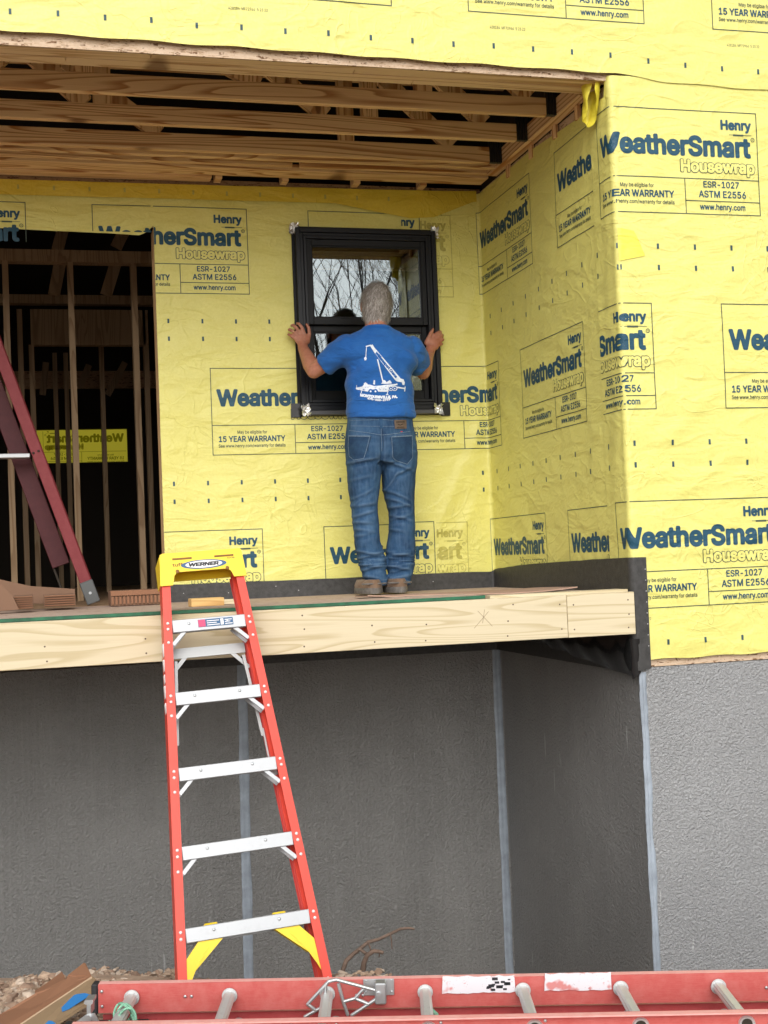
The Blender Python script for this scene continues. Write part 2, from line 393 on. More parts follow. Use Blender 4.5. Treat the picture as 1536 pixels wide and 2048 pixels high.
SW, SH = .8614, .490
def stamp_geo():
    """the printed panel: origin at its top left, x right, z up; (x, layer, z)"""
    V = []; F = []; Mi = []
    def put(vs, fs, mi, lay):
        o = len(V); V.extend((x, lay, z) for x, z in vs); F.extend(tuple(i+o for i in f) for f in fs); Mi.extend([mi]*len(fs))
    def rect(x0, z0, x1, z1, mi=1, lay=.0016):
        n = max(1, math.ceil(max(x1-x0, z1-z0)/.0125))
        for i in range(n):
            a, b = i/n, (i+1)/n
            if x1-x0 > z1-z0: q = [(x0+(x1-x0)*a,z0),(x0+(x1-x0)*b,z0),(x0+(x1-x0)*b,z1),(x0+(x1-x0)*a,z1)]
            else: q = [(x0,z0+(z1-z0)*a),(x1,z0+(z1-z0)*a),(x1,z0+(z1-z0)*b),(x0,z0+(z1-z0)*b)]
            put(q, [(0,1,2,3)], mi, lay)
    w = .0021
    dx = .473
    rect(-w,-w,SW+w,w); rect(-w,-SH-w,SW+w,-SH+w); rect(-w,-SH+w,w,-w); rect(SW-w,-SH+w,SW+w,-w)
    rect(w,-.323-w,SW-w,-.323+w); rect(dx-w,-SH+w,dx+w,-.323-w); rect(dx+w,-.428-w,SW-w,-.428+w)
    put(*text_fit('Henry', .672, .833, -.086, .049, .038), 0, .0016)
    rect(.715,-.109,.833,-.1065); rect(.735,-.113,.79,-.1045)
    put(*text_fit('WeatherSmart', .030, .826, -.217, .099, .038), 0, .0016)
    # registered mark
    n = 16; c = (.838,-.128)
    for k in range(n):
        a, b = 2*math.pi*k/n, 2*math.pi*(k+1)/n
        put([(c[0]+r*math.cos(t), c[1]+r*math.sin(t)) for r, t in ((.0075,a),(.0105,a),(.0105,b),(.0075,b))], [(0,1,2,3)], 1, .0016)
    put(*text_fit('R', c[0]-.0035, c[0]+.004, c[1]-.004, .008), 1, .0016)
    put(*text_fit('Housewrap', .452, .846, -.296, .066, .064), 1, .0016)
    put(*text_fit('Housewrap', .4555, .8425, -.2928, .0596, .034), 2, .0026)
    put(*text_fit('ESR-1027', .568, .755, -.364, .031, .020), 0, .0016)
    put(*text_fit('ASTM E2556', .542, .790, -.411, .033, .020), 0, .0016)
    put(*text_fit('www.henry.com', .545, .783, -.469, .029, .022), 0, .0016)
    put(*text_fit('May be eligible for', .142, .312, -.372, .0185, .012), 1, .0016)
    put(*text_fit('15 YEAR WARRANTY', .035, .415, -.418, .034, .026), 0, .0016)
    put(*text_fit('See www.henry.com/warranty for details', .033, .415, -.449, .0185, .014), 1, .0016)
    return V, F, Mi
STAMP = stamp_geo()
STAMP = (STAMP[0], STAMP[1], STAMP[2])

# ------------------------------------------------------------------ the wall line seen from above: porch back wall (b<0), porch side wall (0..D), front wall (b>D)
GRID = .025
_dc = {}
def wall_point(b, z, off, amp=1.):
    off = off + amp*drape(b, z)
    def raw(b):
        if b <= 0: return Vector((b, D-off))
        if b <= D: return Vector((-off, D-b))
        return Vector((b-D, -off))
    for c, r, cor in ((0., .035, Vector((-off, D-off))), (D, .011, Vector((-off, -off)))):
        if abs(b-c) < r:
            t = (b-c+r)/(2*r); p, q = raw(c-r), raw(c+r)
            v = p*(1-t)**2 + cor*2*t*(1-t) + q*t*t
            return Vector((v.x, v.y, z))
    v = raw(b); return Vector((v.x, v.y, z))
FOLDS = [  # slanting folds of the loose film: (b, z) - (b, z), height
    (-.42,1.72,-.02,2.55,.010), (-.30,1.66,-.01,2.20,.008), (-.20,2.75,-.03,3.45,.006), (-.16,1.9,-.02,2.9,.007),
    (D+.02,2.05,D+.5,2.45,.006), (D+.1,1.85,D+.62,2.18,.005), (D-.08,1.75,D-.06,2.5,.007), (D-.13,1.72,D-.11,2.3,.006), (D-.10,2.7,D-.05,3.5,.005),
    (-1.75,2.3,-1.4,1.9,.004), (-1.9,1.95,-1.55,1.72,.004), (.18,2.6,.62,2.3,.005), (1.25,2.55,1.6,2.2,.006), (1.3,1.9,1.62,2.3,.005),
    (D+.25,2.7,D+.75,3.1,.005), (D+.05,3.05,D+.35,2.62,.004), (D+.5,1.35,D+.95,1.72,.006), (D+.08,1.3,D+.45,1.2,.005), (D+.2,2.2,D+.9,2.05,.004), (.95,3.5,1.5,3.2,.005), (.3,2.0,.7,1.75,.005), (.75,1.95,1.2,2.4,.004), (-1.8,3.3,-1.3,3.05,.004), (-1.5,2.25,-1.15,2.5,.004)]
def drape(b, z):
    i, j = math.floor(b/GRID), math.floor(z/GRID); f, g = b/GRID-i, z/GRID-j
    def at_node(i, j):
        k = (i, j)
        if k not in _dc: _dc[k] = drape_smooth(i*GRID, j*GRID)
        return _dc[k]
    return (at_node(i,j)*(1-f)+at_node(i+1,j)*f)*(1-g)+(at_node(i,j+1)*(1-f)+at_node(i+1,j+1)*f)*g
def drape_smooth(b, z):
    h = .005+.0045*noise.noise(Vector((b*2.1, z*2.1, 3.3))) + .0025*noise.noise(Vector((b*5.+9, z*5., 1.3)))
    for b0, z0, b1, z1, a in FOLDS:
        if min(b0, b1)-.2 < b < max(b0, b1)+.2 and min(z0, z1)-.2 < z < max(z0, z1)+.2:
            ex, ez = b1-b0, z1-z0; L2 = ex*ex+ez*ez; t = ((b-b0)*ex+(z-z0)*ez)/L2
            if -.1 < t < 1.1:
                d = abs((b-b0)*ez-(z-z0)*ex)/math.sqrt(L2); h += a*math.exp(-(d/.03)**2)*max(0, math.sin(math.pi*min(1, max(0, (t+.1)/1.2))))
    u = b-D
    if u > -.05 and z > 3.2:                      # gathers fanning out of the corner under the upper sheet
        rr = math.hypot(u-.02, 3.88-z); th = math.atan2(3.88-z, u-.02+.001)
        h += .005*math.sin(th*15.+1.)*math.exp(-(rr/.17)**2)*min(1, rr/.06)
    return h
def lin(pts):
    def f(u):
        if u <= pts[0][0]: return pts[0][1]
        for (a, p), (b, q) in zip(pts, pts[1:]):
            if u <= b: return p+(q-p)*(u-a)/(b-a)
        return pts[-1][1]
    return f
def sheet(name, b0, b1, zb, zt, off, mats, parent, marks=(), amp=1., mark_size=(.0055,.0125), hole=None, du=GRID):
    zb = zb if callable(zb) else (lambda u, z=zb: z); zt = zt if callable(zt) else (lambda u, z=zt: z)
    ks = sorted(set([b0, b1]+[k*du for k in range(math.ceil(b0/du), math.floor(b1/du)+1)]+[c+d for c in (0., D) for d in (-.035,-.02,-.01,0,.01,.02,.035,.015,-.015,.005,-.005) if b0 < c+d < b1]))
    m = MB(); zlo = min(zb(k) for k in ks); zhi = max(zt(k) for k in ks)
    zs = [k*GRID for k in range(math.ceil(zlo/GRID), math.floor(zhi/GRID)+1)]
    idx = {}
    def vert(i, z, b):
        key = (i, round(z, 5))
        if key not in idx: idx[key] = len(m.v); m.v.append(tuple(wall_point(b, z, off, amp)))
        return idx[key]
    for i in range(len(ks)-1):
        ba, bb = ks[i], ks[i+1]
        ca = [zb(ba)]+[z for z in zs if zb(ba)+.004 < z < zt(ba)-.004 and zb(bb)+.004 < z < zt(bb)-.004]+[zt(ba)]
        cb = [zb(bb)]+ca[1:-1]+[zt(bb)]
        for j in range(len(ca)-1):
            if hole and hole[0] < (ba+bb)/2 < hole[1] and hole[2] < (ca[j]+ca[j+1])/2 < hole[3]: continue
            m.f.append((vert(i, ca[j], ba), vert(i+1, cb[j], bb), vert(i+1, cb[j+1], bb), vert(i, ca[j+1], ba))); m.m.append(0)
    for b, z in marks:
        w, h = mark_size; m.add([wall_point(b+x, z+y, off+.0016, amp) for x, y in ((-w,-h),(w,-h),(w,h),(-w,h))], [(0,1,2,3)], 1)
    o = m.build(name, mats, parent, smooth=60, recalc=False)
    return o
def print_on(b_left, z_top, off, parent, lo=-99, hi=99, zlo=-99, zhi=99, mats=None, amp=1., geo=None, name='printed_panel', label=None, raise_by=0.):
    V, F, Mi = geo or STAMP
    bm = bmesh.new(); vs = [bm.verts.new((b_left+x, y+raise_by, z_top+z)) for x, y, z in V]
    for f, mi in zip(F, Mi):
        try: fc = bm.faces.new([vs[i] for i in f]); fc.material_index = mi
        except ValueError: pass
    def cut(co, no, clear): bmesh.ops.bisect_plane(bm, geom=bm.verts[:]+bm.edges[:]+bm.faces[:], plane_co=co, plane_no=no, clear_outer=clear, dist=1e-7)
    ba, bb = min(v.co.x for v in bm.verts), max(v.co.x for v in bm.verts); za, zb_ = min(v.co.z for v in bm.verts), max(v.co.z for v in bm.verts)
    if lo > ba: cut((lo,0,0), (-1,0,0), True)
    if hi < bb: cut((hi,0,0), (1,0,0), True)
    if zlo > za: cut((0,0,zlo), (0,0,-1), True)
    if zhi < zb_: cut((0,0,zhi), (0,0,1), True)
    if not bm.faces: bm.free(); return None
    ba, bb = max(ba, lo), min(bb, hi)
    for v in bm.verts: v.co = wall_point(v.co.x, v.co.z, off+v.co.y, amp)
    me = bpy.data.meshes.new(name); bm.to_mesh(me); bm.free()
    o = link(name, me, mats or [M_ink, M_ink_line, M_wrap], parent)
    if label: o['label'] = label
    return o

# ------------------------------------------------------------------ ground
ground_m = MB()
def ground_z(x, y):
    # the ladder lies on a graded bank; the trench by the foundation drops away behind it
    bank = .215; left = min(1., max(0., (-x-1.2)/.5)); ye = -1.27-.265*(min(2., max(-3.5, x))+2.385)
    d = y-ye; z = bank
    if d > 0: z = bank-d*(.62*(1-left)+.27*left) if d < .8 else bank-.8*(.62*(1-left)+.27*left)-(d-.8)*1.0
    z = max(z, -1.05)
    return z + (.02*noise.noise(Vector((x*1.7, y*1.7, 0))) if abs(x) < 12 and abs(y) < 12 else 0)
def spaced(a, b, n0, far):
    xs = [a+(b-a)*i/n0 for i in range(n0+1)]; s = (b-a)/n0; lo, hi = a, b
    while hi < far: s *= 1.5; lo -= s; hi += s; xs = [lo]+xs+[hi]
    return xs
gx, gy = spaced(-5, 2.5, 75, 300), spaced(-4, 2.2, 62, 300)
ground_m.v = [(x, y, ground_z(x, y)) for y in gy for x in gx]
ground_m.f = [(j*len(gx)+i, j*len(gx)+i+1, (j+1)*len(gx)+i+1, (j+1)*len(gx)+i) for j in range(len(gy)-1) for i in range(len(gx)-1)]; ground_m.m = [0]*len(ground_m.f)
t = NT('dry_clay_ground'); gn = t.noise(t.pos(), 9, 6, .65); gc = t.ramp(gn, [(.3, (.20,.145,.10)), (.7, (.36,.28,.20))])
M_ground = t.done(gc, .9, 0., .2, t.bump(t.noise(t.pos(), 30, 5, .7), .8, .03))
struct(ground_m.build('ground', M_ground, smooth=60))

# ------------------------------------------------------------------ the house
Z1 = 3.7395; Z1B = 3.7186; ROW = .9144
house = thing('house', 'unfinished house in yellow printed housewrap on a grey foundation, porch recess framed in bare lumber', 'house', (0, D, 0))
# sheathing boards behind the film
def part(name, mats, *boxes, parent=None, bev=0., **kw):
    m = MB()
    for b in boxes: m.box(b[0], b[1], None, b[2] if len(b) > 2 else 0, bev)
    return m.build(name, mats, parent or house, **kw)
part('upper_wall', [M_osb], ((-6,.004,3.866),(3.5,.016,6.2)))
part('front_wall', [M_osb], ((.004,.004,1.152),(3.5,.0155,3.866)))
part('porch_side_wall', [M_osb], ((.004,.0155,1.15),(.016,D+.2,3.868)))
WX0, WX1, WZ0, WZ1 = -1.163, -.292, 2.525, 3.625
HX0, HX1, HZ0, HZ1 = WX0+.05, WX1-.05, WZ0+.05, WZ1-.05
OPX, OPZ = -1.945, 3.60
part('porch_back_wall', [M_osb_dark], ((OPX,D+.004,1.16),(HX0,D+.016,3.882)), ((HX1,D+.004,1.16),(.004,D+.016,3.882)), ((HX0,D+.004,1.16),(HX1,D+.016,HZ0)), ((HX0,D+.004,HZ1),(HX1,D+.016,3.882)),
     ((-6,D+.004,OPZ),(OPX,D+.016,3.882)), ((-6,D+.004,1.16),(-3.7,D+.016,OPZ)))
part('door_jamb', [M_pine_z], ((OPX-.0,D+.017,1.5),(OPX+.038,D+.16,OPZ)))
part('window_buck', [M_shaded_pine], ((HX0-.04,D+.017,HZ0-.04),(HX0,D+.15,HZ1+.04)), ((HX1,D+.017,HZ0-.04),(HX1+.04,D+.15,HZ1+.04)), ((HX0,D+.017,HZ0-.04),(HX1,D+.15,HZ0)), ((HX0,D+.017,HZ1),(HX1,D+.15,HZ1+.04)))
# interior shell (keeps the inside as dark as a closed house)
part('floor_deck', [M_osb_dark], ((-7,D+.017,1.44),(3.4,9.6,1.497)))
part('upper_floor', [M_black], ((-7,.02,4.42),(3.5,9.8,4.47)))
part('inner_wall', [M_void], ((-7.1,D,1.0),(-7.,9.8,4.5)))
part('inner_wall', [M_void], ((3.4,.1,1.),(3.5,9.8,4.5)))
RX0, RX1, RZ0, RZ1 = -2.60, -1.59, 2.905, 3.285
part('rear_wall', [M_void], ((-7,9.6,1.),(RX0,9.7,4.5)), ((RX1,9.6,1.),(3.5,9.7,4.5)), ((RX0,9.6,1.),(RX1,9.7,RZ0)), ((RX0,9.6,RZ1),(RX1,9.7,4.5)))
t = NT('backlit_yellow_wrap'); tr = t.n('BsdfTranslucent'); tr.inputs['Color'].default_value = (.95,.90,.25,1); df = t.n('BsdfDiffuse'); df.inputs['Color'].default_value = (.7,.62,.12,1); mx = t.n('MixShader'); mx.inputs[0].default_value = .2
t.l(tr.outputs[0], mx.inputs[1]); t.l(df.outputs[0], mx.inputs[2]); t.l(mx.outputs[0], t.out.inputs['Surface']); M_backlit = t.mat
t = NT('ink_seen_through_wrap'); tr = t.n('BsdfTranslucent'); tr.inputs['Color'].default_value = (.30,.30,.07,1); t.l(tr.outputs[0], t.out.inputs['Surface']); M_ink_back = t.mat
rw = part('rear_window_cover', [M_backlit], ((RX0-.1,9.72,RZ0-.1),(RX1+.1,9.722,RZ1+.1)))
m = MB(); V, F, Mi = STAMP
m.v = [(RX1+.0-x*1.08, 9.716-y*.5, RZ1+.075+z*1.0) for x, y, z in V]; m.f = list(F); m.m = [0 if i < 2 else 1 for i in Mi]
me = m.mesh('printed_panel'); bm = bmesh.new(); bm.from_mesh(me)
for co, no in (((RX0+.01,0,0),(-1,0,0)), ((RX1-.01,0,0),(1,0,0)), ((0,0,RZ0+.01),(0,0,-1)), ((0,0,RZ1-.01),(0,0,1))):
    bmesh.ops.bisect_plane(bm, geom=bm.verts[:]+bm.edges[:]+bm.faces[:], plane_co=co, plane_no=no, clear_outer=True)
bm.to_mesh(me); bm.free(); link('printed_panel', me, [M_ink_back, M_backlit], rw)

# foundation
fb = part('foundation_wall', [M_found], ((-7,D,-1.2),(.012,D+.25,1.165)))
fs = part('foundation_wall', [M_found], ((.012,.2501,-1.2),(.26,D+.25,1.148)))
ff = part('foundation_wall', [M_found_front, M_found], ((.012,.0,-1.2),(3.6,.25,1.149)))
ff.data.polygons.foreach_get
for p in ff.data.polygons:
    if p.normal.x < -.5: p.material_index = 1
ff['label'] = 'daylit stippled foundation wall at the outer corner'
def ragged_strip(name, pts, hw, off_dir, parent, mat, seed, jag=.25, n=46):
    """a hand-applied strip of sealant with ragged edges, following pts; hw along side vector"""
    rnd = random.Random(seed); m = MB(); (a, sa), (b, sb) = pts; a, b, sa, sb = Vector(a), Vector(b), Vector(sa), Vector(sb); o = Vector(off_dir)
    L = []
    for i in range(n+1):
        t = i/n; p = a.lerp(b, t); s = sa.lerp(sb, t); w0 = 1+jag*noise.noise(Vector((t*9, seed, 0)))+rnd.uniform(-.08,.08)*jag*2; w1 = 1+jag*noise.noise(Vector((t*9, seed+5, 0)))+rnd.uniform(-.08,.08)*jag*2
        L.append([p-s*hw*w0, p-s*hw*w0*.8+o, p-s*hw*.25+o*1.5, p-s*hw*.08+o*.8, p+s*hw*.2+o*1.4, p+s*hw*w1*.8+o, p+s*hw*w1])
    k = len(L[0]); m.v = [tuple(v) for r in L for v in r]; m.f = [(i*k+j, i*k+j+1, (i+1)*k+j+1, (i+1)*k+j) for i in range(n) for j in range(k-1)]; m.m = [0]*len(m.f)
    return m.build(name, mat, parent, smooth=60)
X_ = (1,0,0)
ragged_strip('sealant_strip', [((-1.535,D-.0005,1.15),X_), ((-1.567,D-.0005,-1.),X_)], .027, (0,-.004,0), fb, M_seal, 1, .22)
ragged_strip('sealant_strip', [((-.022,D-.0005,1.15),X_), ((-.022,D-.0005,-1.),X_)], .025, (0,-.004,0), fb, M_seal, 2, .18)
ragged_strip('sealant_strip', [((.024,-.0005,1.13),X_), ((.030,-.0005,-.7),X_)], .018, (0,-.004,0), ff, M_seal, 3, .5, 90)

# film: A porch back wall, B inner corner and side wall, C front wall, U upper wall
SEAM = -.505
def two_rows(z_top, blist): return [(b, z_top-SH-dz) for dz in (.157,.257) for b in blist]
def bl(a, b, ph): return [ph+.1905*k for k in range(-30, 30) if a < ph+.1905*k < b]
rag = lin([(-6,3.60),(-3.5,3.585),(-2.78,3.573),(-2.5,3.566),(-2.2,3.560),(-2.02,3.552),(-1.96,3.585),(-1.946,3.62)])
def a_bottom(b): return rag(b) if b < OPX-.0005 else 1.50
zA = [Z1B-ROW*k for k in range(3)]
mk = two_rows(zA[0], bl(-1.93, SEAM, -1.69)) + two_rows(zA[1], bl(-1.93, SEAM, -1.69))
mk = [p for p in mk if not (WX0-.03 < p[0] < WX1+.03 and p[1] > WZ0-.03)]
A2 = sheet('housewrap_sheet', OPX, SEAM+.02, 1.50, lin([(-6,3.83),(-2,3.838),(0,3.845)]), .0, [M_wrap, M_mark], house, mk, hole=(HX0,HX1,HZ0,HZ1))
A1 = sheet('housewrap_sheet', -6, OPX, lambda b: rag(min(b, -1.952)), lin([(-6,3.83),(-2,3.838),(0,3.845)]), .0, [M_wrap, M_mark], house)
A1['label'] = 'ragged strip of yellow film hanging over the opening'
B_TOP = lin([(-.6,3.838),(0,3.85),(.9,3.846),(1.6,3.80),(1.75,3.80)])
mkB = two_rows(Z1, bl(.05, 1.62, .13)) + two_rows(Z1-ROW, bl(SEAM+.3, 1.62, .13))
B = sheet('housewrap_sheet', SEAM, D-.10, 1.50, B_TOP, .006, [M_wrap, M_mark], house, [p for p in mkB if p[0] > -.27], hole=(-.52,HX1,HZ0,HZ1))
FL = D-.205
C = sheet('housewrap_sheet', FL, D+3.4, lambda b: 1.50 if b < D-.02 else 1.186+.003*math.sin(b*23), lambda b: 3.80 if b < D-.02 else 3.885, .013, [M_wrap, M_mark], house,
          two_rows(Z1, bl(D-.2, D+1.6, D+.004)) + two_rows(Z1-ROW, bl(D-.2, D+1.6, D+.03)) + [(b, 1.262) for b in bl(D+.08, D+1.6, D+.15)])
C['label'] = 'bright yellow film on the outer front wall, wrapped round the corner'
def u_bottom(b): return lin([(-6,3.925),(-2.71,3.914),(-1.08,3.899),(-.9,3.897),(.02,3.893),(.25,3.868),(.6,3.858),(1.2,3.85),(4,3.85)])(b-D) + .003*math.sin(b*17)
# the upper sheet lies on the front plane for its whole length
_wp = wall_point
def upper_point(b, z, off, amp=1.):
    return Vector((b-D, -off-amp*(drape(b-D+40, z)), z))
wall_point = upper_point
U = sheet('housewrap_sheet', -6+D, D+3.4, u_bottom, 6.1, .019, [M_wrap, M_mark], house, [(b, u_bottom(b)+.085+.002*math.sin(b*40)) for b in bl(-3.2+D, D+1.6, D-2.29)])
U['label'] = 'upper sheet of yellow film above the porch beam'
U_TOP = 4.134+SH+.0
for lft in (-.6884-1.2192-.0, -.6884, .5308, -1.8844-1.24):
    print_on(D+lft, U_TOP, .019, U)
def small_code(b, z, parent, off, w=.17):
    vs, fs = text_fit('428184  MF72966  5 23 22', 0, w, 0, .0125)
    print_on(b, z, off, parent, geo=([(x, .0016, zz) for x, zz in vs], fs, [1]*len(fs)), name='roll_code')
for b, z in ((-1.772,4.066), (-.59,4.062), (.60,4.056)): small_code(D+b, z, U, .019)
wall_point = _wp
# prints on A
print_on(-2.278-1.2192, zA[0], 0., A1, zlo=3.50); print_on(-2.278, zA[0], 0., A1, hi=OPX-.012, zlo=3.57)
for lft, k in ((-2.278,0), (-1.6558,1), (-2.2548,2)): print_on(lft, zA[k], 0., A2, lo=OPX+.001, hi=HX0 if k == 1 else SEAM-.003)
print_on(-1.6558, zA[1], 0., A2, lo=HX0, zhi=HZ0)
print_on(-1.0587, zA[0], 0., A2, hi=SEAM-.003, zlo=HZ1); print_on(-1.0356, zA[2], 0., A2, hi=SEAM-.003)
print_on(-2.3, 1.598+SH+.05, 0., A2, hi=OPX+.2) if False else None
# prints on B, and A's prints showing faintly through B
GH = [M_ghost, M_ghost, M_wrap]
print_on(-1.0587, zA[0]-.002, .006, B, lo=SEAM+.11, zlo=HZ1, mats=GH, label='print showing faintly through the film'); print_on(-1.0587, zA[0]-.002, .006, B, lo=HX1, zhi=HZ1, mats=GH, label='print showing faintly through the film'); print_on(-1.0356, zA[2], .006, B, lo=SEAM+.14, mats=GH, label='print showing faintly through the film')
HI = FL-.004
print_on(-.032-1.2192, Z1-.01, .006, B, lo=SEAM+.004, zlo=HZ1, raise_by=.0012); print_on(-.032, Z1-.005, .006, B); print_on(1.175, Z1-.005, .006, B, hi=HI)
print_on(-.639, Z1-ROW-.012, .006, B, lo=HX1); print_on(-.639, Z1-ROW-.012, .006, B, lo=SEAM+.004, hi=HX1, zhi=HZ0); print_on(.580, Z1-ROW-.008, .006, B)
print_on(-1.24, Z1-2*ROW-.012, .006, B, lo=SEAM+.004, raise_by=.0012); print_on(-.0207, Z1-2*ROW-.008, .006, B); print_on(1.150, Z1-2*ROW-.008, .006, B, hi=HI)
# prints on C
print_on(D-.125, Z1, .013, C); print_on(D+1.094, Z1, .013, C)
print_on(D-.715, Z1-ROW, .013, C, lo=FL+.004); print_on(D+.5045, Z1-ROW, .013, C)
print_on(D-.105, Z1-2*ROW, .013, C); print_on(D+1.114, Z1-2*ROW, .013, C)
small_code(D+.0-.10, 1.367, C, .013)
print_on(.95, Z1-.33, .013, C, lo=FL+.004, mats=GH, label='print showing faintly through the film') if False else None
# a patch of doubled film, and the strip along the top of the back wall
M_wrap_gold = make_wrap('yellow_wrap_dark_backed', (.74,.58,.045), (.66,.50,.035)); M_patch = make_wrap('yellow_wrap_patch', (.84,.76,.10), (.78,.70,.08))  # strip's gold is darkened for the unlit space behind the film
sheet('wrap_patch', D+.004, D+.125, lin([(D,3.02),(D+.125,3.045)]), lin([(D,3.175),(D+.055,3.165),(D+.08,3.16),(D+.125,3.05)]), .0165, [M_patch, M_mark], house, du=.02)
sheet('wrap_top_strip', -6, -.02, lin([(-6,3.70),(-2.76,3.755),(-.9,3.765),(-.45,3.69),(-.3,3.70),(-.05,3.80)]), lin([(-6,3.834),(-2,3.842),(-.3,3.858),(-.02,3.866)]), .016, [M_wrap_gold, M_ghost], house, [(b, 3.80) for b in bl(-3.2, -.5, -2.67)])
# curled loose flap under the beam at the corner
m = MB(); n = 26; k = 9
for i in range(n+1):
    t = i/n
    for j in range(k):
        q = j/(k-1)                                   # down the flap
        # top edge: a roll seen end on; lower edge: a slack fan pinned to the wall
        a = math.radians(150-330*t); R0 = .042*(1-.35*q)
        y = .09+.060*math.cos(a)*(1-.3*q)+.05*q*(.5-t); x = -.055-R0*math.sin(a)*.9-.012*q+.006*math.sin(t*21+q*6)
        z = 3.875-.02*math.cos(a)*(1-q)-q*(.10+.085*math.sin(math.pi*min(1, t*1.1))+.012*math.sin(t*13))
        m.v.append((x, y, z))
m.f = [(i*k+j, i*k+j+1, (i+1)*k+j+1, (i+1)*k+j) for i in range(n) for j in range(k-1)]; m.m = [0]*len(m.f)
M_flap = make_wrap('yellow_wrap_loose', (.84,.74,.07), (.78,.66,.05)); m.build('loose_flap', M_flap, house, smooth=60)

# black flashing membrane round the recess, with the film hanging below the deck
def memb_top(b): return lin([(-2,1.597),(-1,1.592),(-.3,1.596),(-.05,1.592),(.1,1.610),(.6,1.632),(D-.3,1.652),(D,1.655),(D+.2,1.655)])(b)+.0025*noise.noise(Vector((b*8, 0, 0)))
sheet('flashing_membrane', OPX, D+.058, lambda b: 1.13 if b < D-.05 else lin([(D,1.138),(D+.06,1.15)])(b), memb_top, .021, [M_memb, M_white], house,
      [(b, 1.53+.05*random.random()) for b in (-1.85,-1.6,-1.33,-1.2,-.85,-.4)] + [(D+.05, 1.25+.05*k) for k in range(8)], amp=.3, mark_size=(.0025,.0012))
m = MB(); nn = 30
for i in range(nn+1):
    t = i/nn; y = .02+1.25*t
    for j in range(6):
        s = j/5; bul = math.sin(math.pi*s)*(.020*(1-t)+.010)+.006*math.sin(t*31+s*4)
        m.v.append((-.028-bul, y-.03*(1-t)*s, 1.30-.16*s*(1-.5*t)-.03*s*(1-t)+.004*math.sin(t*23)))
m.f = [(i*6+j, i*6+j+1, (i+1)*6+j+1, (i+1)*6+j) for i in range(nn) for j in range(5)]; m.m = [0]*len(m.f)
m.build('plastic_film', M_film, house, smooth=60)
m = MB()
for i in range(9):
    a = math.radians(200+160*i/8)
    for j in range(6): s = j/5; m.v.append((-.005+1.0*.034*math.cos(a)*(1-.3*s)+.003*math.sin(i*2+j), .004+.028*math.sin(a)*(1-.2*s)+.002*math.sin(i*3.1+j*2), 1.285-.165*s+.02*math.cos(a)*s))
m.f = [(i*6+j, i*6+j+1, (i+1)*6+j+1, (i+1)*6+j) for i in range(8) for j in range(5)]; m.m = [0]*len(m.f)
m.build('plastic_film', M_film, house, smooth=60)

# porch beam, ceiling trusses, plates
m = MB()
for i in range(4):
    y0 = .017+i*.0475; z0 = 3.867+(.0,.004,.001,.006)[i]
    cuts = [-6]+[(-2.1,-1.2,-2.45,-.9)[i]]+[-.005]
    for a, b in zip(cuts, cuts[1:]): m.box((a+.0015,y0+.001,z0+.0012*(a > -5)),(b-.0015,y0+.0465,4.17),bev=.002)
m.build('porch_beam', M_beam, house)
M_hang = plain('dark_ribbed_steel', (.05,.052,.055), .45, .6)
def truss(yc, zb, x1, webs, hang=True, zt=4.33, h=.089):
    c = part('ceiling_truss', [M_pine_x], ((-6,yc-.019,zb),(x1,yc+.019,zb+h)), bev=.002)
    w = MB(); w.box((-6,yc-.019,zt),(x1+.1,yc+.019,zt+.089)); w.build('top_chord', M_pine_x, c)
    for xa, xb in webs:
        w = MB(); w.bar((xa,yc,zb+h),(xb,yc,zt),.086,.037,(0,1,0)) ; w.build('web', M_pine_z, c)
    if hang:
        w = MB()
        w.box((x1+.002,yc-.012,zb+.005),(-.012,yc+.012,zb+h+.06))
        for i in range(7): w.box((x1+.006+i*.0145,yc-.02,zb+.004),(x1+.013+i*.0145,yc-.0125,zb+h+.061))
        w.build('ribbed_hanger', M_hang, c)
    return c
truss(.512, 3.866, -.115, [(-2.36,-2.36),(-2.78,-2.42),(-1.55,-2.3),(-.75,-.75),(-.2,-.6)])
truss(.902, 3.864, -.125, [(-2.26,-2.26),(-2.34,-2.75),(-1.15,-1.62),(-.92,-.92),(-.3,-.7)])
truss(1.298, 3.866, -.135, [(-1.95,-2.45),(-.95,-.95),(-.35,-.75)])
truss(1.41, 3.872, -.02, [], False)
part('ceiling_plate', [M_pine_x], ((-6,1.535,3.884),(-1.20,1.573,3.974)), ((-1.155,1.535,3.884),(-.03,1.573,3.974)), bev=.002)
part('ceiling_plate', [M_pine_x], ((-6,1.60,3.876),(-.03,1.738,3.914)), bev=.002)
part('ceiling_plate', [M_pine_x], ((-6,1.742,3.866),(-1.62,1.84,3.90)), bev=.002)
for xb in (-1.60,-1.22,-.80,-.40): part('blocking', [M_pine_x], ((xb,1.745,3.862),(xb+.038,1.838,3.95)))
part('side_plate', [M_pine_y], ((-.062,.212,3.868),(-.004,1.53,3.958)), bev=.002)
for yb in (.33,.62,.95,1.30): part('blocking', [M_pine_z], ((-.022,yb,3.80),(-.004,yb+.038,3.867)))
part('gable_backing', [M_void], ((.0165,.21,3.868),(.03,D,4.42)))

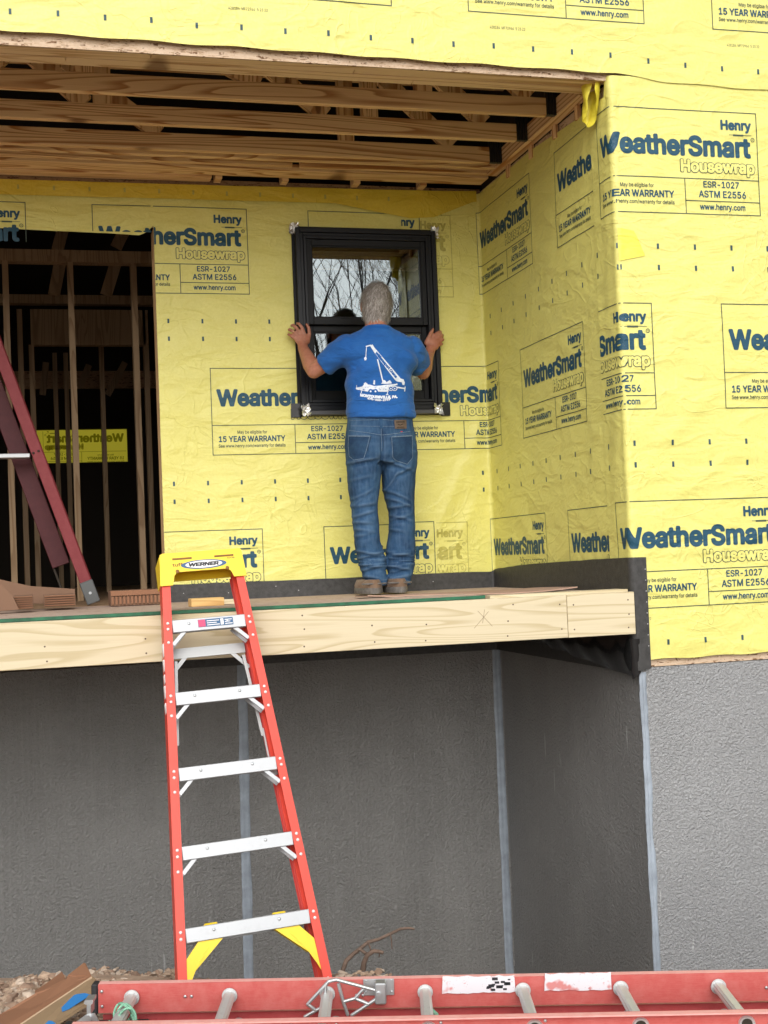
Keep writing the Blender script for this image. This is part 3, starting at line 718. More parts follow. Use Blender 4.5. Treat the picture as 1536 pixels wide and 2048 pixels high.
# studs and headers inside
SX = at(145, 700, 3.2).x
for k in range(-3, 7):
    x = SX+.4064*k
    if -3.8 < x < -1.8: part('stud', [M_shaded_pine], ((x-.019,3.16,1.498),(x+.019,3.25,3.70)))
part('wall_plate', [M_shaded_pine], ((-6,3.155,3.70),(0,3.255,3.738)), ((-6,3.157,3.739),(0,3.253,3.778)))
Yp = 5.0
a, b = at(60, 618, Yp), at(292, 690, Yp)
part('door_header', [M_shaded_pine], ((a.x,Yp,b.z),(b.x,Yp+.09,a.z)))
part('wall_plate', [M_shaded_pine], ((-6,Yp-.002,at(0,606,Yp).z),(0,Yp+.092,at(0,588,Yp).z)))
for px in (44, 66, 296): x = at(px, 800, Yp).x; part('stud', [M_shaded_pine], ((x-.02,Yp,1.498),(x+.02,Yp+.09,b.z if px == 66 else a.z)))
for px, Y in ((112,6.2), (134,6.2), (206,5.6)): x = at(px, 800, Y).x; part('stud', [M_shaded_pine], ((x-.019,Y,1.498),(x+.019,Y+.09,3.6)))
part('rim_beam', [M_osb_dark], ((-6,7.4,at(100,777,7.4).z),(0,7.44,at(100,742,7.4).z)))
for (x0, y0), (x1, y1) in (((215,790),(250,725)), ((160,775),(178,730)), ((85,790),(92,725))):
    p, q = at(x0, y0, 7.2), at(x1, y1, 7.2); w = MB(); w.bar(p, q, .06, .038, (0,1,0)); w.build('brace', M_shaded_pine, house)
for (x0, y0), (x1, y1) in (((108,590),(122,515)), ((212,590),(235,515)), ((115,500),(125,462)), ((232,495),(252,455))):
    p, q = at(x0, y0, 4.2), at(x1, y1, 4.2); w = MB(); w.bar(p, q, .085, .038, (0,1,0)); w.build('truss_web', M_shaded_pine, house)

# ------------------------------------------------------------------ porch deck
deck = thing('porch_deck', 'raised porch deck with a pale treated rim board and a green edged floor panel', 'deck', (-2, .9, 1.5))
JX = at(1135, 1230, -.04).x; EX = at(1270, 1230, -.04).x
rnd = random.Random(8)
def rim(x0, x1, y, z0, z1, nails, cross=None):
    m = MB(); m.box((x0,y,z0),(x1,-.0022,z1),bev=.002)
    for x, z in nails: m.ball((x,y-.0002,z), (.0038,.0012,.0038), 8, 1)
    if cross: 
        for a, b in (((-.04,-.03),(.03,.04)), ((-.02,.045),(.045,-.025)), ((.0,-.01),(.012,.05))): m.bar((cross+a[0],y-.0004,1.405+a[1]),(cross+b[0],y-.0004,1.405+b[1]),.0022,.0006,(0,1,0),2)
    return m.build('rim_board', [M_treated, M_nail, M_pencil], deck)
M_nail = plain('rusty_nail_head', (.10,.06,.045), .6); M_pencil = plain('pencil_line', (.36,.27,.17), .8)
rim(-6, JX-.001, -.040, 1.310, 1.4995, [(x+rnd.uniform(-.02,.02), 1.34+.065*k+rnd.uniform(-.008,.008)) for x in (-2.6,-2.2,-1.55,-1.25,-1.02,-.62) for k in range(rnd.choice((2,3)))]+[(JX-.03,1.35),(JX-.035,1.46)], -.75)
r2 = rim(JX+.001, EX, -.0415, 1.309, 1.500, [(JX+.03,1.345),(JX+.03,1.455),(EX-.035,1.34),(EX-.03,1.40),(EX-.032,1.465)]); r2['label'] = 'short rim board butted on at the corner'
part('floor_panel', [M_deck], ((-6,-.001,1.481),(-.024,D-.024,1.4985)), parent=deck)
gx1 = at(975, 1200, -.02).x
part('edge_panel', [M_deck, M_green], ((-6,.022,1.4995),(gx1,.38,1.5145)), parent=deck)
m = MB(); m.box((-6,.010,1.5005),(gx1+.001,.0215,1.5150), bev=.001); m.build('green_edge', M_green, deck)
part('floor_strip', [M_treated], ((gx1+.02,.0,1.4995),(-.03,.12,1.512)), parent=deck)
part('joist', [M_void], *[((-5.6+.4064*k,.0,1.315),(-5.562+.4064*k,D-.03,1.480)) for k in range(1)], parent=deck)

# ------------------------------------------------------------------ the window being set
win = thing('window', 'black double hung window unit being set into the yellow wall', 'window', ((WX0+WX1)/2, D, WZ0))
def frame_ring(m, x0, x1, z0, z1, w, y0, y1, bev=.002, mi=0):
    m.box((x0,y0,z0),(x0+w,y1,z1),None,mi,bev); m.box((x1-w,y0,z0),(x1,y1,z1),None,mi,bev)
    m.box((x0+w+.0003,y0+.0004,z1-w),(x1-w-.0003,y1,z1),None,mi,bev); m.box((x0+w+.0003,y0+.0004,z0),(x1-w-.0003,y1,z0+w),None,mi,bev)
YW = D-.012
m = MB(); frame_ring(m, WX0, WX1, WZ0, WZ1, .045, YW-.004, YW); m.build('nailing_fin', M_vinyl2, win)
m = MB()
frame_ring(m, WX0+.016, WX1-.016, WZ0+.030, WZ1-.016, .026, YW-.046, YW-.0045)
frame_ring(m, WX0+.0425, WX1-.0425, WZ0+.0565, WZ1-.0425, .018, YW-.036, YW+.06)
frame_ring(m, WX0+.061, WX1-.061, WZ0+.075, WZ1-.061, .017, YW-.042, YW+.06)
m.build('frame', M_vinyl, win)
t = NT('window_glass'); tb = t.n('BsdfTransparent'); tb.inputs['Color'].default_value = (.80,.84,.83,1); gb = t.n('BsdfGlossy'); gb.inputs['Color'].default_value = (.88,.96,1.,1); gb.inputs['Roughness'].default_value = .0
mx = t.n('MixShader'); mx.inputs[0].default_value = .125; t.l(t.bump(t.noise(t.pos(), 2.0, 1), .05, .004), gb.inputs['Normal']); t.l(tb.outputs[0], mx.inputs[1]); t.l(gb.outputs[0], mx.inputs[2]); t.l(mx.outputs[0], t.out.inputs['Surface']); M_glass = t.mat
ZM = at(700, 645, YW-.03).z
def sash(name, x0, x1, z0, z1, y, wt, wb, ws):
    m = MB(); y1 = y+.034
    m.box((x0,y,z0),(x0+ws,y1,z1),bev=.002); m.box((x1-ws,y,z0),(x1,y1,z1),bev=.002); m.box((x0+ws+.0003,y+.0005,z1-wt),(x1-ws-.0003,y1,z1),bev=.002); m.box((x0+ws+.0003,y+.0005,z0),(x1-ws-.0003,y1,z0+wb),bev=.002)
    i = .007
    for a, b in (((x0+ws-.001,y+.008,z0+wb),(x0+ws+i,y1-.003,z1-wt)), ((x1-ws-i,y+.008,z0+wb),(x1-ws+.001,y1-.003,z1-wt)), ((x0+ws+i,y+.0085,z1-wt-i),(x1-ws-i,y1-.003,z1-wt+.001)), ((x0+ws+i,y+.0085,z0+wb-.001),(x1-ws-i,y1-.003,z0+wb+i))): m.box(a, b)
    o = m.build(name, M_vinyl2, win)
    p = MB(); p.box((x0+ws,y+.016,z0+wb),(x1-ws,y+.020,z1-wt)); p.build('glass_pane', M_glass, o); return o
sx0, sx1 = WX0+.0785, WX1-.0785
us = sash('upper_sash', sx0, sx1, ZM-.012, WZ1-.0785, YW-.030, .036, .040, .030)
ls = sash('lower_sash', sx0, sx1, WZ0+.0925, ZM-.013, YW+.006, .036, .050, .030)
m = MB(); q = at(692, 634, YW-.04); m.box((q.x-.03,YW-.035,q.z-.006),(q.x+.03,YW-.0305,q.z+.002),bev=.002); m.build('sash_lock', M_vinyl, us)
for px in (640, 820): q = at(px, 476, YW-.05); m = MB(); m.box((q.x-.02,YW-.050,q.z-.004),(q.x+.02,YW-.0425,q.z+.004),bev=.001); m.build('frame_clip', M_vinyl2, win)
def crumple(name, cx, cz, w, h, y, seed, mat):
    m = MB(); n = 9
    for i in range(n):
        for j in range(n):
            u, v = i/(n-1)-.5, j/(n-1)-.5; q = noise.noise(Vector((u*7, v*7, seed))); r = noise.noise(Vector((u*7+20, v*7, seed)))
            m.v.append((cx+w*u*(1+.5*r)+.008*q, y-.012-.022*abs(q)-.010*r, cz+h*v*(1+.5*q)+.008*r))
    m.f = [(i*n+j, (i+1)*n+j, (i+1)*n+j+1, i*n+j+1) for i in range(n-1) for j in range(n-1)]; m.m = [0]*len(m.f)
    return m.build(name, mat, win)
crumple('foil_tape', WX0+.013, WZ1-.016, .05, .066, YW-.002, 1., M_foil); crumple('foil_tape', WX1-.010, WZ1-.022, .045, .062, YW-.002, 5., M_foil)
crumple('foil_tape', WX0+.035, WZ0+.030, .050, .062, YW-.045, 8., M_foil); crumple('foil_tape', WX1-.045, WZ0+.028, .045, .055, YW-.045, 12., M_foil)
for sx, bx in ((WX0-.012, 1), (WX1+.012, 2)):
    m = MB(); m.box((sx-.028,YW-.010,WZ0-.006),(sx+.03,YW-.005,WZ0+.075)); m.box((sx-.02,YW-.0155,WZ0-.004),(sx+.026,YW-.0102,WZ0+.02)); m.build('flashing_tape', M_film, win)
m = MB(); m.box((WX0+.05,YW-.052,WZ0+.003),(WX1-.05,YW-.0045,WZ0+.029),bev=.003)
for k in range(9): m.box((WX0+.1+k*.085,YW-.0535,WZ0+.011),(WX0+.106+k*.085,YW-.0518,WZ0+.019))
m.build('sill_flange', plain('grey_black_sill', (.06,.06,.064), .45), win)

# ------------------------------------------------------------------ red stepladder with the yellow top, leaning shut against the deck
_rv = {}
def rivets(parent, pts, r, mat, name='rivet'):
    k = (round(r[0],5), round(r[1],5), mat.name)
    if k not in _rv:
        m = MB(); m.ball((0,0,0), r, 10); me = m.mesh(name); me.materials.append(mat); me.polygons.foreach_set('use_smooth', [True]*len(me.polygons)); _rv[k] = me
    for p in pts: o = bpy.data.objects.new(name, _rv[k]); o.location = p; o.parent = parent; col.objects.link(o)
def ladder_matrix(base, tilt, roll, yaw):
    return Matrix.Translation(base) @ Matrix.Rotation(yaw, 4, 'Z') @ Matrix.Rotation(roll, 4, 'Y') @ Matrix.Rotation(-tilt, 4, 'X')
ST = .295
LM = ladder_matrix((-1.897,-.686,.075), .335, -.035, .049)
lad = thing('step_ladder', 'closed red fibreglass stepladder with a yellow top, leaning on the deck edge', 'stepladder', M=LM)
H1, H5 = .236, .149                                   # half width at the first and the fifth step (inside of the rails)
def hw(z): return H1+(H5-H1)*(z/ST-1)/4
RW = .034; ZT = 1.752
def channel(m, s, z0, z1, y0, y1, w, th=.005):
    """C shaped rail on the side s, web outside, flanges turned inwards"""
    def P(z, dx, y): return (s*(hw(z)+dx), y, z)
    for (a0, a1, b0, b1) in ((w-th, w, y0, y1), (0., w-th, y0, y0+th), (0., w-th, y1-th, y1)):
        vs = [P(z0,a0,b0), P(z0,a1,b0), P(z0,a1,b1), P(z0,a0,b1), P(z1,a0,b0), P(z1,a1,b0), P(z1,a1,b1), P(z1,a0,b1)]
        m.add(vs, [(0,3,2,1),(4,5,6,7),(0,1,5,4),(1,2,6,5),(2,3,7,6),(3,0,4,7)])
for s in (-1, 1):
    m = MB(); channel(m, s, 0., ZT-.02, .0, .078, RW); r = m.build('front_rail', M_red, lad, local=True)
    pts = [(s*(hw(.06)+.017), -.002, .06)]
    for k in range(1, 6):
        for dz in (.011, -.013): pts.append((s*(hw(k*ST+dz)+.017), -.002, k*ST+dz))
        if k > 1: pts.append((s*(hw(k*ST-.068)+.017), -.002, k*ST-.068))
    rivets(r, pts, (.0065,.004,.0065), M_rivet)
    m = MB(); channel(m, s*.985, .0, ZT-.06, .088, .125, .026, .004); m.build('rear_rail', M_red_in, lad, local=True)
    m = MB(); m.box((s*(hw(0)+.018)-.026,-.008,-.03),(s*(hw(0)+.018)+.026,.088,.035),bev=.005); m.build('foot', M_black_rub, lad, local=True)
    # spreader bars folded up along the rails
    m = MB(); z0, z1 = 1.01, 1.30; m.bar((s*(hw(z0)-.012),.084,z0),(s*(hw(z1)-.012-.012),.084,z1+.05),.012,.004,(0,1,0)); m.bar((s*(hw(.9)-.005),.083,.86),(s*(hw(1.05)-.005),.083,1.04),.007,.003,(0,1,0)); m.build('spreader_bar', M_alu_dull, lad, local=True)
    m = MB(); m.box((s*(hw(.86))-.022,.070,.845),(s*(hw(.86))+.014,.098,.885),bev=.003); m.build('spreader_bracket', M_steel, lad, local=True)
for k in range(1, 6):
    z = k*ST; w = hw(z); m = MB()
    m.box((-w+.001,-.004,z-.030),(w-.001,.0005,z+.022),bev=.002); m.box((-w+.001,.0008,z+.017),(w-.001,.072,z+.021)); m.box((-w+.001,.068,z-.014),(w-.001,.072,z+.0168)); m.box((-w+.001,.0008,z-.029),(w-.001,.014,z-.025))
    for i in range(5): m.box((-w+.001,.006+i*.014,z+.0211),(w-.001,.010+i*.014,z+.0228))
    st = m.build('step', M_alu, lad, local=True)
    rivets(st, [(w*fx,-.0045,z+.003) for fx in (-.55, .5)], (.006,.003,.006), M_steel)
    if k > 1:
        for s in (-1, 1):
            m = MB(); m.bar((s*(w-.052),.004,z-.022),(s*(hw(z-.075)-.001),.004,z-.078),.016,.003,(0,1,0),bev=.001); m.bar((s*(w-.052),.058,z-.02),(s*(hw(z-.075)-.001),.058,z-.078),.014,.003,(0,1,0)); m.build('step_brace', M_alu, lad, local=True)
    if k == 5:
        m = MB(); m.box((-.045,-.0058,z-.017),(.097,-.0043,z+.014)); lb = m.build('warning_label', M_label_navy, st, local=True)
        m = MB(); m.box((-.044,-.0066,z-.016),(-.016,-.0059,z+.013)); m.box((.046,-.0066,z-.014),(.058,-.0059,z+.011),None,1)
        for i, (x0, x1) in enumerate(((-.01,.04),(-.01,.03),(-.01,.042),(.063,.092),(.063,.085),(.063,.094))):
            zz = z+.006-.0085*(i % 3); m.box((x0,-.0066,zz-.0015),(x1,-.0059,zz+.0015),None,1)
        m.build('label_print', [plain('red_label', (.62,.06,.16), .5), M_white], lb, local=True)
for k, z in ((5, 1.385), (1, .285)):      # rear braces
    w = hw(z)*.985-.002; m = MB(); m.box((-w,.098,z-.021),(w,.103,z+.021)); m.box((-w,.1031,z+.017),(w,.118,z+.0205))
    for s in (-1, 1): m.bar((s*(w-.06),.101,z-.012),(s*(w+.008),.101,z-.085),.016,.003,(0,1,0))
    m.build('rear_brace', M_alu_dull, lad, local=True)
# yellow foot braces under the first step
for s in (-1, 1):
    z = ST; w = hw(z); m = MB()
    poly = [(w-.138,z-.030), (w-.045,z-.030), (hw(z-.085)-.001,z-.085), (hw(z-.20),z-.20), (hw(z-.175)-.010,z-.175), (hw(z-.13)-.032,z-.130)]
    poly_ = [(w-.150,z-.030), (w-.066,z-.030), (w-.028,z-.068), (w-.004,z-.122), (hw(.12)-.002,.12), (hw(.0)-.002,-.01), (hw(.0)-.040,-.01), (hw(.1)-.046,.10), (w-.052,z-.138)]
    m.prism([(s*x,.004,zz) for x, zz in poly], (0,.004,0)); m.prism([(s*x,.0082,zz) for x, zz in (poly[0], poly[5], (hw(z-.13)-.026,z-.126), (w-.117,z-.030))], (0,.030,0))
    for i in range(3): a = .2+.3*i; x0 = s*(w-.082+.062*a); zz = z-.046-.085*a; m.bar((x0-s*.012,.003,zz+.010),(x0+s*.010,.003,zz-.012),.004,.003,(0,1,0))
    m.build('foot_brace', M_yel, lad, local=True)
    m = MB(); m.box((s*(w-.105)-.026,.045,z+.0225),(s*(w-.105)+.026,.066,z+.032),bev=.004); m.build('brace_clip', M_yel, lad, local=True)
# yellow top cap: front apron with legs over the rails, top tray behind it
m = MB(); wT = hw(ZT)+RW+.004; zt = ZT+.028
top = [(-wT,zt-.006),(-wT+.012,zt),(wT-.004,zt),(wT+.004,zt-.008),(wT+.012,ZT-.093),(wT-.040,ZT-.093),(wT-.050,ZT-.068),(wT-.062,ZT-.056),(-wT+.062,ZT-.056),(-wT+.050,ZT-.070),(-wT+.040,ZT-.110),(-wT-.012,ZT-.110)]
m.prism([(x,-.010,z) for x, z in top], (0,.006,0)); m.box((-wT+.002,-.0038,zt-.012),(wT-.004,.135,zt-.002),bev=.003)
for s in (-1, 1): m.box((s*wT-.004 if s < 0 else s*wT-.002,-.0038,ZT-.09),(s*wT+.002 if s < 0 else s*wT+.004,.125,zt-.0125),bev=.002)
m.box((-wT+.006,.126,ZT-.05),(wT-.006,.132,zt-.0125))
cap = m.build('top_cap', M_yel, lad, local=True)
M_slot = plain('slot_shadow_brown', (.22,.10,.015), .6)
for x0, x1 in ((-.118,-.038), (.055,.135)): m = MB(); m.box((x0,-.0118,ZT-.004),(x1,-.0102,ZT+.004),bev=.001); m.build('slot', M_slot, cap, local=True)
for s in (-1, 1): m = MB(); m.ball((s*(wT-.064)+.0,-.0105,ZT-.053), (.008,.002,.008), 10); m.build('drain_hole', M_slot, cap, local=True)
def ell(cx, cz, rx, rz, n=40): return [(cx+rx*math.cos(2*math.pi*i/n), cz+rz*math.sin(2*math.pi*i/n)) for i in range(n)]
m = MB(); m.prism([(x,-.0100,z) for x, z in ell(.008,ZT-.030,.094,.0195)], (0,-.0010,0)); m.prism([(x,-.0111,z) for x, z in ell(.008,ZT-.030,.076,.0155)], (0,-.0008,0), 1)
vs, fs = text_fit('WERNER', -.056, .070, ZT-.038, .0165, .05, 16); m.add([(x+.22*(z-ZT+.03),-.0124,z) for x, z in vs], fs, 2)
m.build('maker_oval', [M_label_navy, M_white, M_black_print], cap, local=True)
m = MB(); vs, fs = text_fit('tuff', -.120, -.078, ZT-.032, .014, .02); m.add([(x,-.0107,z) for x, z in vs], fs, 0); vs, fs = text_fit('300lb', .106, .138, ZT-.014, .007, .01); m.add([(x,-.0107,z) for x, z in vs], fs, 1); m.build('cap_print', [M_slot, M_black_print], cap, local=True)
m = MB()
for k, (z0, z1) in enumerate(((1.36,1.41),(1.30,1.345),(1.25,1.285),(1.19,1.24),(1.13,1.17))): m.box((-hw(z0)-RW-.0007,.02,z0),(-hw(z0)-RW+.004,.05,z1))
m.build('rail_print', M_white, lad, local=True)

# ------------------------------------------------------------------ faded red extension ladder lying on the ground in front
P0 = Vector((-2.385,-1.281,.376)); LU = Vector((1.782,-.475,-.040)).normalized(); NU = Vector((LU.y, -LU.x, 0)).normalized(); UU = LU.cross(NU)*-1
if UU.z < 0: UU = -UU
ELM = Matrix(((LU.x,NU.x,UU.x,P0.x),(LU.y,NU.y,UU.y,P0.y),(LU.z,NU.z,UU.z,P0.z),(0,0,0,1)))      # x along the ladder, y towards the viewer, z up; x=0 at the first rung
EL = thing('extension_ladder', 'faded red fibreglass extension ladder lying flat across the foreground', 'extension ladder', M=ELM)
def c_rail(m, x0, x1, y, side, z0, z1, fl, th=.004):
    """rail with its web at y and flanges turned to side"""
    m.box((x0,min(y,y+th*side),z0),(x1,max(y,y+th*side),z1),None,0)
    for za, zb in ((z0-.0005,z0+th),(z1-th,z1+.0005)): m.box((x0+.0005,min(y+th*side,y+fl*side),za),(x1-.0005,max(y+th*side,y+fl*side),zb),None,1)
RUNG0 = 0.; NR = 9
mats_r = [M_red_old, M_red_pale]
WF, WB = .325, .39
M_rung = make_alu('ribbed_rung_aluminium', (.60,.61,.61), .42, .4)
# upper (fly) section
m = MB(); c_rail(m, -.107, 2.62, .0, -1, -.062, .026, .030); m.build('rail', mats_r, EL, local=True)
m = MB(); c_rail(m, -.107, 2.62, WF, 1, -.062, .026, .030); m.build('rail', mats_r, EL, local=True)
# lower (base) section
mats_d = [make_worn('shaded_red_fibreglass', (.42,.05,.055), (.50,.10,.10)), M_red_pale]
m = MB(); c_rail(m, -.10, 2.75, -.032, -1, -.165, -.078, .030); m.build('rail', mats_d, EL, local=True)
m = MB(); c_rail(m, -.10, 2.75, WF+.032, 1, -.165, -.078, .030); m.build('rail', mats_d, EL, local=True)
def rung(x, y0, y1, z, dark=False):
    m = MB(); n = 24; R = .0185
    prof = []
    for k in range(n):
        a = 2*math.pi*k/n; rr = R*(1-.13*(k % 2)); zz = rr*math.sin(a); prof.append((rr*math.cos(a), min(zz, R*.78)))
    o = [(x+px, y0, z+pz) for px, pz in prof]+[(x+px, y1, z+pz) for px, pz in prof]
    m.add(o, [(k, (k+1) % n, n+(k+1) % n, n+k) for k in range(n)]+[tuple(range(n-1,-1,-1)), tuple(range(n,2*n))])
    for yc in (y0+.006, y1-.010):                       # swaged collars
        pts = [(x+.024*math.cos(2*math.pi*k/20), yc, z+.024*math.sin(2*math.pi*k/20)) for k in range(20)]; m.prism(pts, (0,.004,0))
    # rung end showing outside the near rail
    ring = []
    for k in range(16):
        a = 2*math.pi*k/16; ring.append((math.cos(a), math.sin(a)))
    for k in range(16):
        (c0, s0), (c1, s1) = ring[k], ring[(k+1) % 16]
        for ra, rb, ya, yb in ((.0255,.0225,y1+.006,y1+.017), (.0225,.0155,y1+.017,y1+.012)):
            m.add([(x+ra*c0,ya,z+ra*s0*.9),(x+ra*c1,ya,z+ra*s1*.9),(x+rb*c1,yb,z+rb*s1*.9),(x+rb*c0,yb,z+rb*s0*.9)], [(0,1,2,3)])
    m.add([(x+.0158*c,y1+.0125,z+.0142*s_) for c, s_ in ring], [tuple(range(16))], 1)  # dark disc stands in for the shade inside the hollow rung
    return m
for k in range(NR):
    x = k*.3048; a = rung(x, .004, WF-.004, -.012).build('rung', [M_rung, M_void], EL, local=True, smooth=35)
    if x+.022 < 2.6: rung(x+.024, -.028, WF+.028, -.115).build('rung', [M_alu_dull, M_void], EL, local=True, smooth=35)
m = MB(); m.box((-.128,-.036,-.066),(-.1075,.006,.028),bev=.004); m.build('rail_end_cap', M_black_rub, EL, local=True)
m = MB(); m.box((-.128,WF-.006,-.066),(-.1075,WF+.036,.028),bev=.004); m.build('rail_end_cap', M_black_rub, EL, local=True)
rivets(EL, [(x,.005,z) for x, z in ((-.095,.006),(-.094,-.040),(.165,-.014),(.185,-.014),(.70,-.02),(.72,-.02),(1.98,-.02),(2.0,-.02))]+[(x,WF+.006,.006) for x in (.14,.29,.49,.52,.60,.65,.95,1.25)], (.005,.003,.005), M_steel)
E2W = ELM; W2E = ELM.inverted()
def on_rail(px, py, y): return W2E @ at_plane(px, py, tuple(E2W @ Vector((0,y,0))), tuple(NU))
# worn stickers
t = NT('worn_white_sticker'); sn = t.noise(t.pos(), 38, 5, .7); se = t.noise(t.pos((1,1,1)), 13, 3); k1 = t.ramp(sn, [(.63, 0.), (.68, .9)]); sb = t.mix(k1, (.72,.69,.73), (.58,.20,.20)); k2 = t.ramp(se, [(.62, 0.), (.67, .8)]); sb = t.mix(k2, sb, (.60,.12,.10)); k3 = t.ramp(t.noise(t.pos(), 120, 3), [(.62, 0.), (.7, .5)]); sb = t.mix(k3, sb, (.35,.33,.36)); M_stick = t.done(sb, .6)
for (x0, x1, y0, y1) in ((884,1029,1950,1987),(1091,1222,1943,1982)):
    a, b = on_rail(x0, (y0+y1)/2+2, .0045), on_rail(x1, (y0+y1)/2-2, .0045); h = .027; m = MB(); rnd = random.Random(x0); n = 14
    topv = [(a.x+(b.x-a.x)*i/n+(rnd.uniform(-.004,.004) if i in (0,n) else 0), .0048, a.z+h+rnd.uniform(-.003,.002)) for i in range(n+1)]; bot = [(v[0]+rnd.uniform(-.004,.004)*(i in (0,n)), .0048, a.z-h*.95+rnd.uniform(-.003,.003)) for i, v in enumerate(topv)]
    m.v = topv+bot; m.f = [(i, i+1, n+2+i, n+1+i) for i in range(n)]; m.m = [0]*n; s_ = m.build('worn_sticker', M_stick, EL, local=True)
    if x0 == 884:
        m = MB(); rnd = random.Random(3)
        for i in range(16): px, py = rnd.uniform(975,1024), rnd.uniform(1957,1980); q = on_rail(px, py, .0054); w = rnd.uniform(.003,.010); m.box((q.x-w,.0050,q.z-w*.5),(q.x+w,.0056,q.z+w*.5))
        m.build('sticker_print', M_black_print, s_, local=True)
# cast rung lock and its plate
m = MB()
def path(pts, y, r=.0055):
    P = [on_rail(x, yy, y) for x, yy in pts]
    for a, b in zip(P, P[1:]): m.tube([a, b], r, 8); m.ball(b, r*1.02, 8)
def z5(pts): return [(560+x/4.8, 1900+y/4.8) for x, y in pts]
YL = .045
for pts in ([(440,330),(265,520),(345,580),(432,535)], [(470,300),(540,285),(800,355),(910,385)], [(560,320),(605,490),(650,620)], [(800,375),(720,465),(612,495)], [(720,465),(850,520)], [(925,470),(690,625)], [(440,330),(432,420),(445,545)], [(440,330),(470,300)], [(345,580),(240,640)]): path(z5(pts), YL)
m.build('rung_lock', M_steel, EL, local=True, smooth=60)
m = MB(); a, b = on_rail(727, 1991, .005), on_rail(788, 1957, .005); m.box((a.x,.0042,a.z),(b.x,.0072,b.z),bev=.001); a, b = on_rail(750, 1998, .01), on_rail(772, 1961, .01); m.box((a.x,.0073,a.z-.004),(b.x,YL+.008,b.z+.004),bev=.004)
for x, y in ((732,1961),(732,1984),(783,1960),(783,1983)): q = on_rail(x, y, .0075); m.ball((q.x,.0078,q.z), (.004,.003,.004), 8)
q = on_rail(757, 1989, YL+.01); m.tube([(q.x,YL+.004,q.z),(q.x,YL+.016,q.z)], .008, 10); m.build('lock_plate', M_steel, EL, local=True)
# green rope round the first rung
m = MB()
for k, yy in enumerate((.15,.165,.20)):
    pts = [(.0+.026*math.cos(a)+.012*k, yy+.012*math.sin(a*2+k), -.012+.028*math.sin(a)) for a in [2*math.pi*i/24 for i in range(25)]]; m.tube(pts, .0042, 6)
m.tube([(.03,.17,-.01),(.055,.20,-.05),(.06,.22,-.10),(.045,.24,-.13)], .0045, 6); m.tube([(-.03,.19,-.02),(-.045,.21,-.05),(-.03,.23,-.09)], .0045, 6); m.tube([(.05,.20,-.02),(.075,.235,-.02),(.07,.26,-.06)], .0055, 6)
M_rope = plain('green_rope', (.22,.46,.32), .85, bump=.6, bscale=300, vary=.3, vscale=60); m.build('rope', M_rope, EL, local=True, smooth=60)
m = MB(); m.tube([(.92-.0,.12,-.02),(.945,.13,-.04),(.955,.15,-.08),(.95,.18,-.11)], .006, 6); m.build('rope', M_rope, EL, local=True, smooth=60)
# shoe bracket at the left end of the base section
m = MB()
q = [on_rail(x, y, .20) for x, y in ((140,2052),(176,2026),(190,2026),(204,2052))]; m.prism([(p.x,.20,p.z) for p in q], (0,.006,0))
q = [on_rail(x, y, .12) for x, y in ((174,1994),(190,1993),(190,2000),(186,2003),(186,2022),(178,2022),(178,2003),(172,2001))]; m.prism([(p.x,.10,p.z) for p in q], (0,.05,0))
q = on_rail(180, 2032, .19); m.tube([(q.x,.19,q.z),(q.x,.218,q.z)], .010, 10); m.build('shoe_bracket', M_steel, EL, local=True)
m = MB(); m.box((-.118,-.02,-.105),(.05,.03,-.088),bev=.004); m.box((-.10,.03,-.11),(-.02,.06,-.07),bev=.006); m.build('rail_guide', M_black_rub, EL, local=True)

# ------------------------------------------------------------------ dark red stepladder just inside the opening
YR = 1.98
ft = at(184, 1196, YR); tp = at(-40, 600, YR); dv = (tp-ft)
rl = thing('step_ladder', 'dark red stepladder slanting across the dark opening, standing among cardboard', 'stepladder', (ft.x, YR, 1.5))
ax = dv.normalized(); sd = Vector((ax.z, 0, -ax.x))
def rail_at(off, depth, w, th, name, mat, l0=0., l1=1.25):
    m = MB(); a = ft+sd*off+ax*(dv.length*l0)+Vector((0,depth,0)); b = ft+sd*off+ax*(dv.length*l1)+Vector((0,depth,0)); m.bar(a, b, w, th, (0,1,0), bev=.003); return m.build(name, mat, rl)
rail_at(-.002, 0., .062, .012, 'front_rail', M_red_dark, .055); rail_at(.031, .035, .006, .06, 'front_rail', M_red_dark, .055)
M_red_deep = make_worn('shaded_deep_red_fibreglass', (.055,.006,.009), (.09,.015,.018))  # rear rail: shade of the opening put into a near-black red
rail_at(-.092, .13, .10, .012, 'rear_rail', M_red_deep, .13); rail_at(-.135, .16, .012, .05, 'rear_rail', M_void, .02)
m = MB(); a = ft+ax*-.03; b = ft+ax*.10; m.bar(a, b, .075, .03, (0,1,0), bev=.004); sh = m.build('foot', plain('worn_grey_casting', (.10,.105,.105), .55, .3), rl)
m = MB(); q = ft+ax*.03; m.tube([(q.x,YR-.02,q.z),(q.x,YR-.014,q.z)], .008, 10); m.build('bolt', M_alu, sh)
for px, py in ((67,906),(77,902)): q = at(px, py, YR-.01); m = MB(); m.ball(q, (.007,.004,.007), 8); m.build('rivet', M_void, rl)
a, b = at(-80, 914, YR-.02), at(60, 911, YR-.02); m = MB(); m.box((a.x,YR-.03,b.z-.012),(b.x,YR+.05,b.z+.012),bev=.003); m.build('step', M_alu, rl)
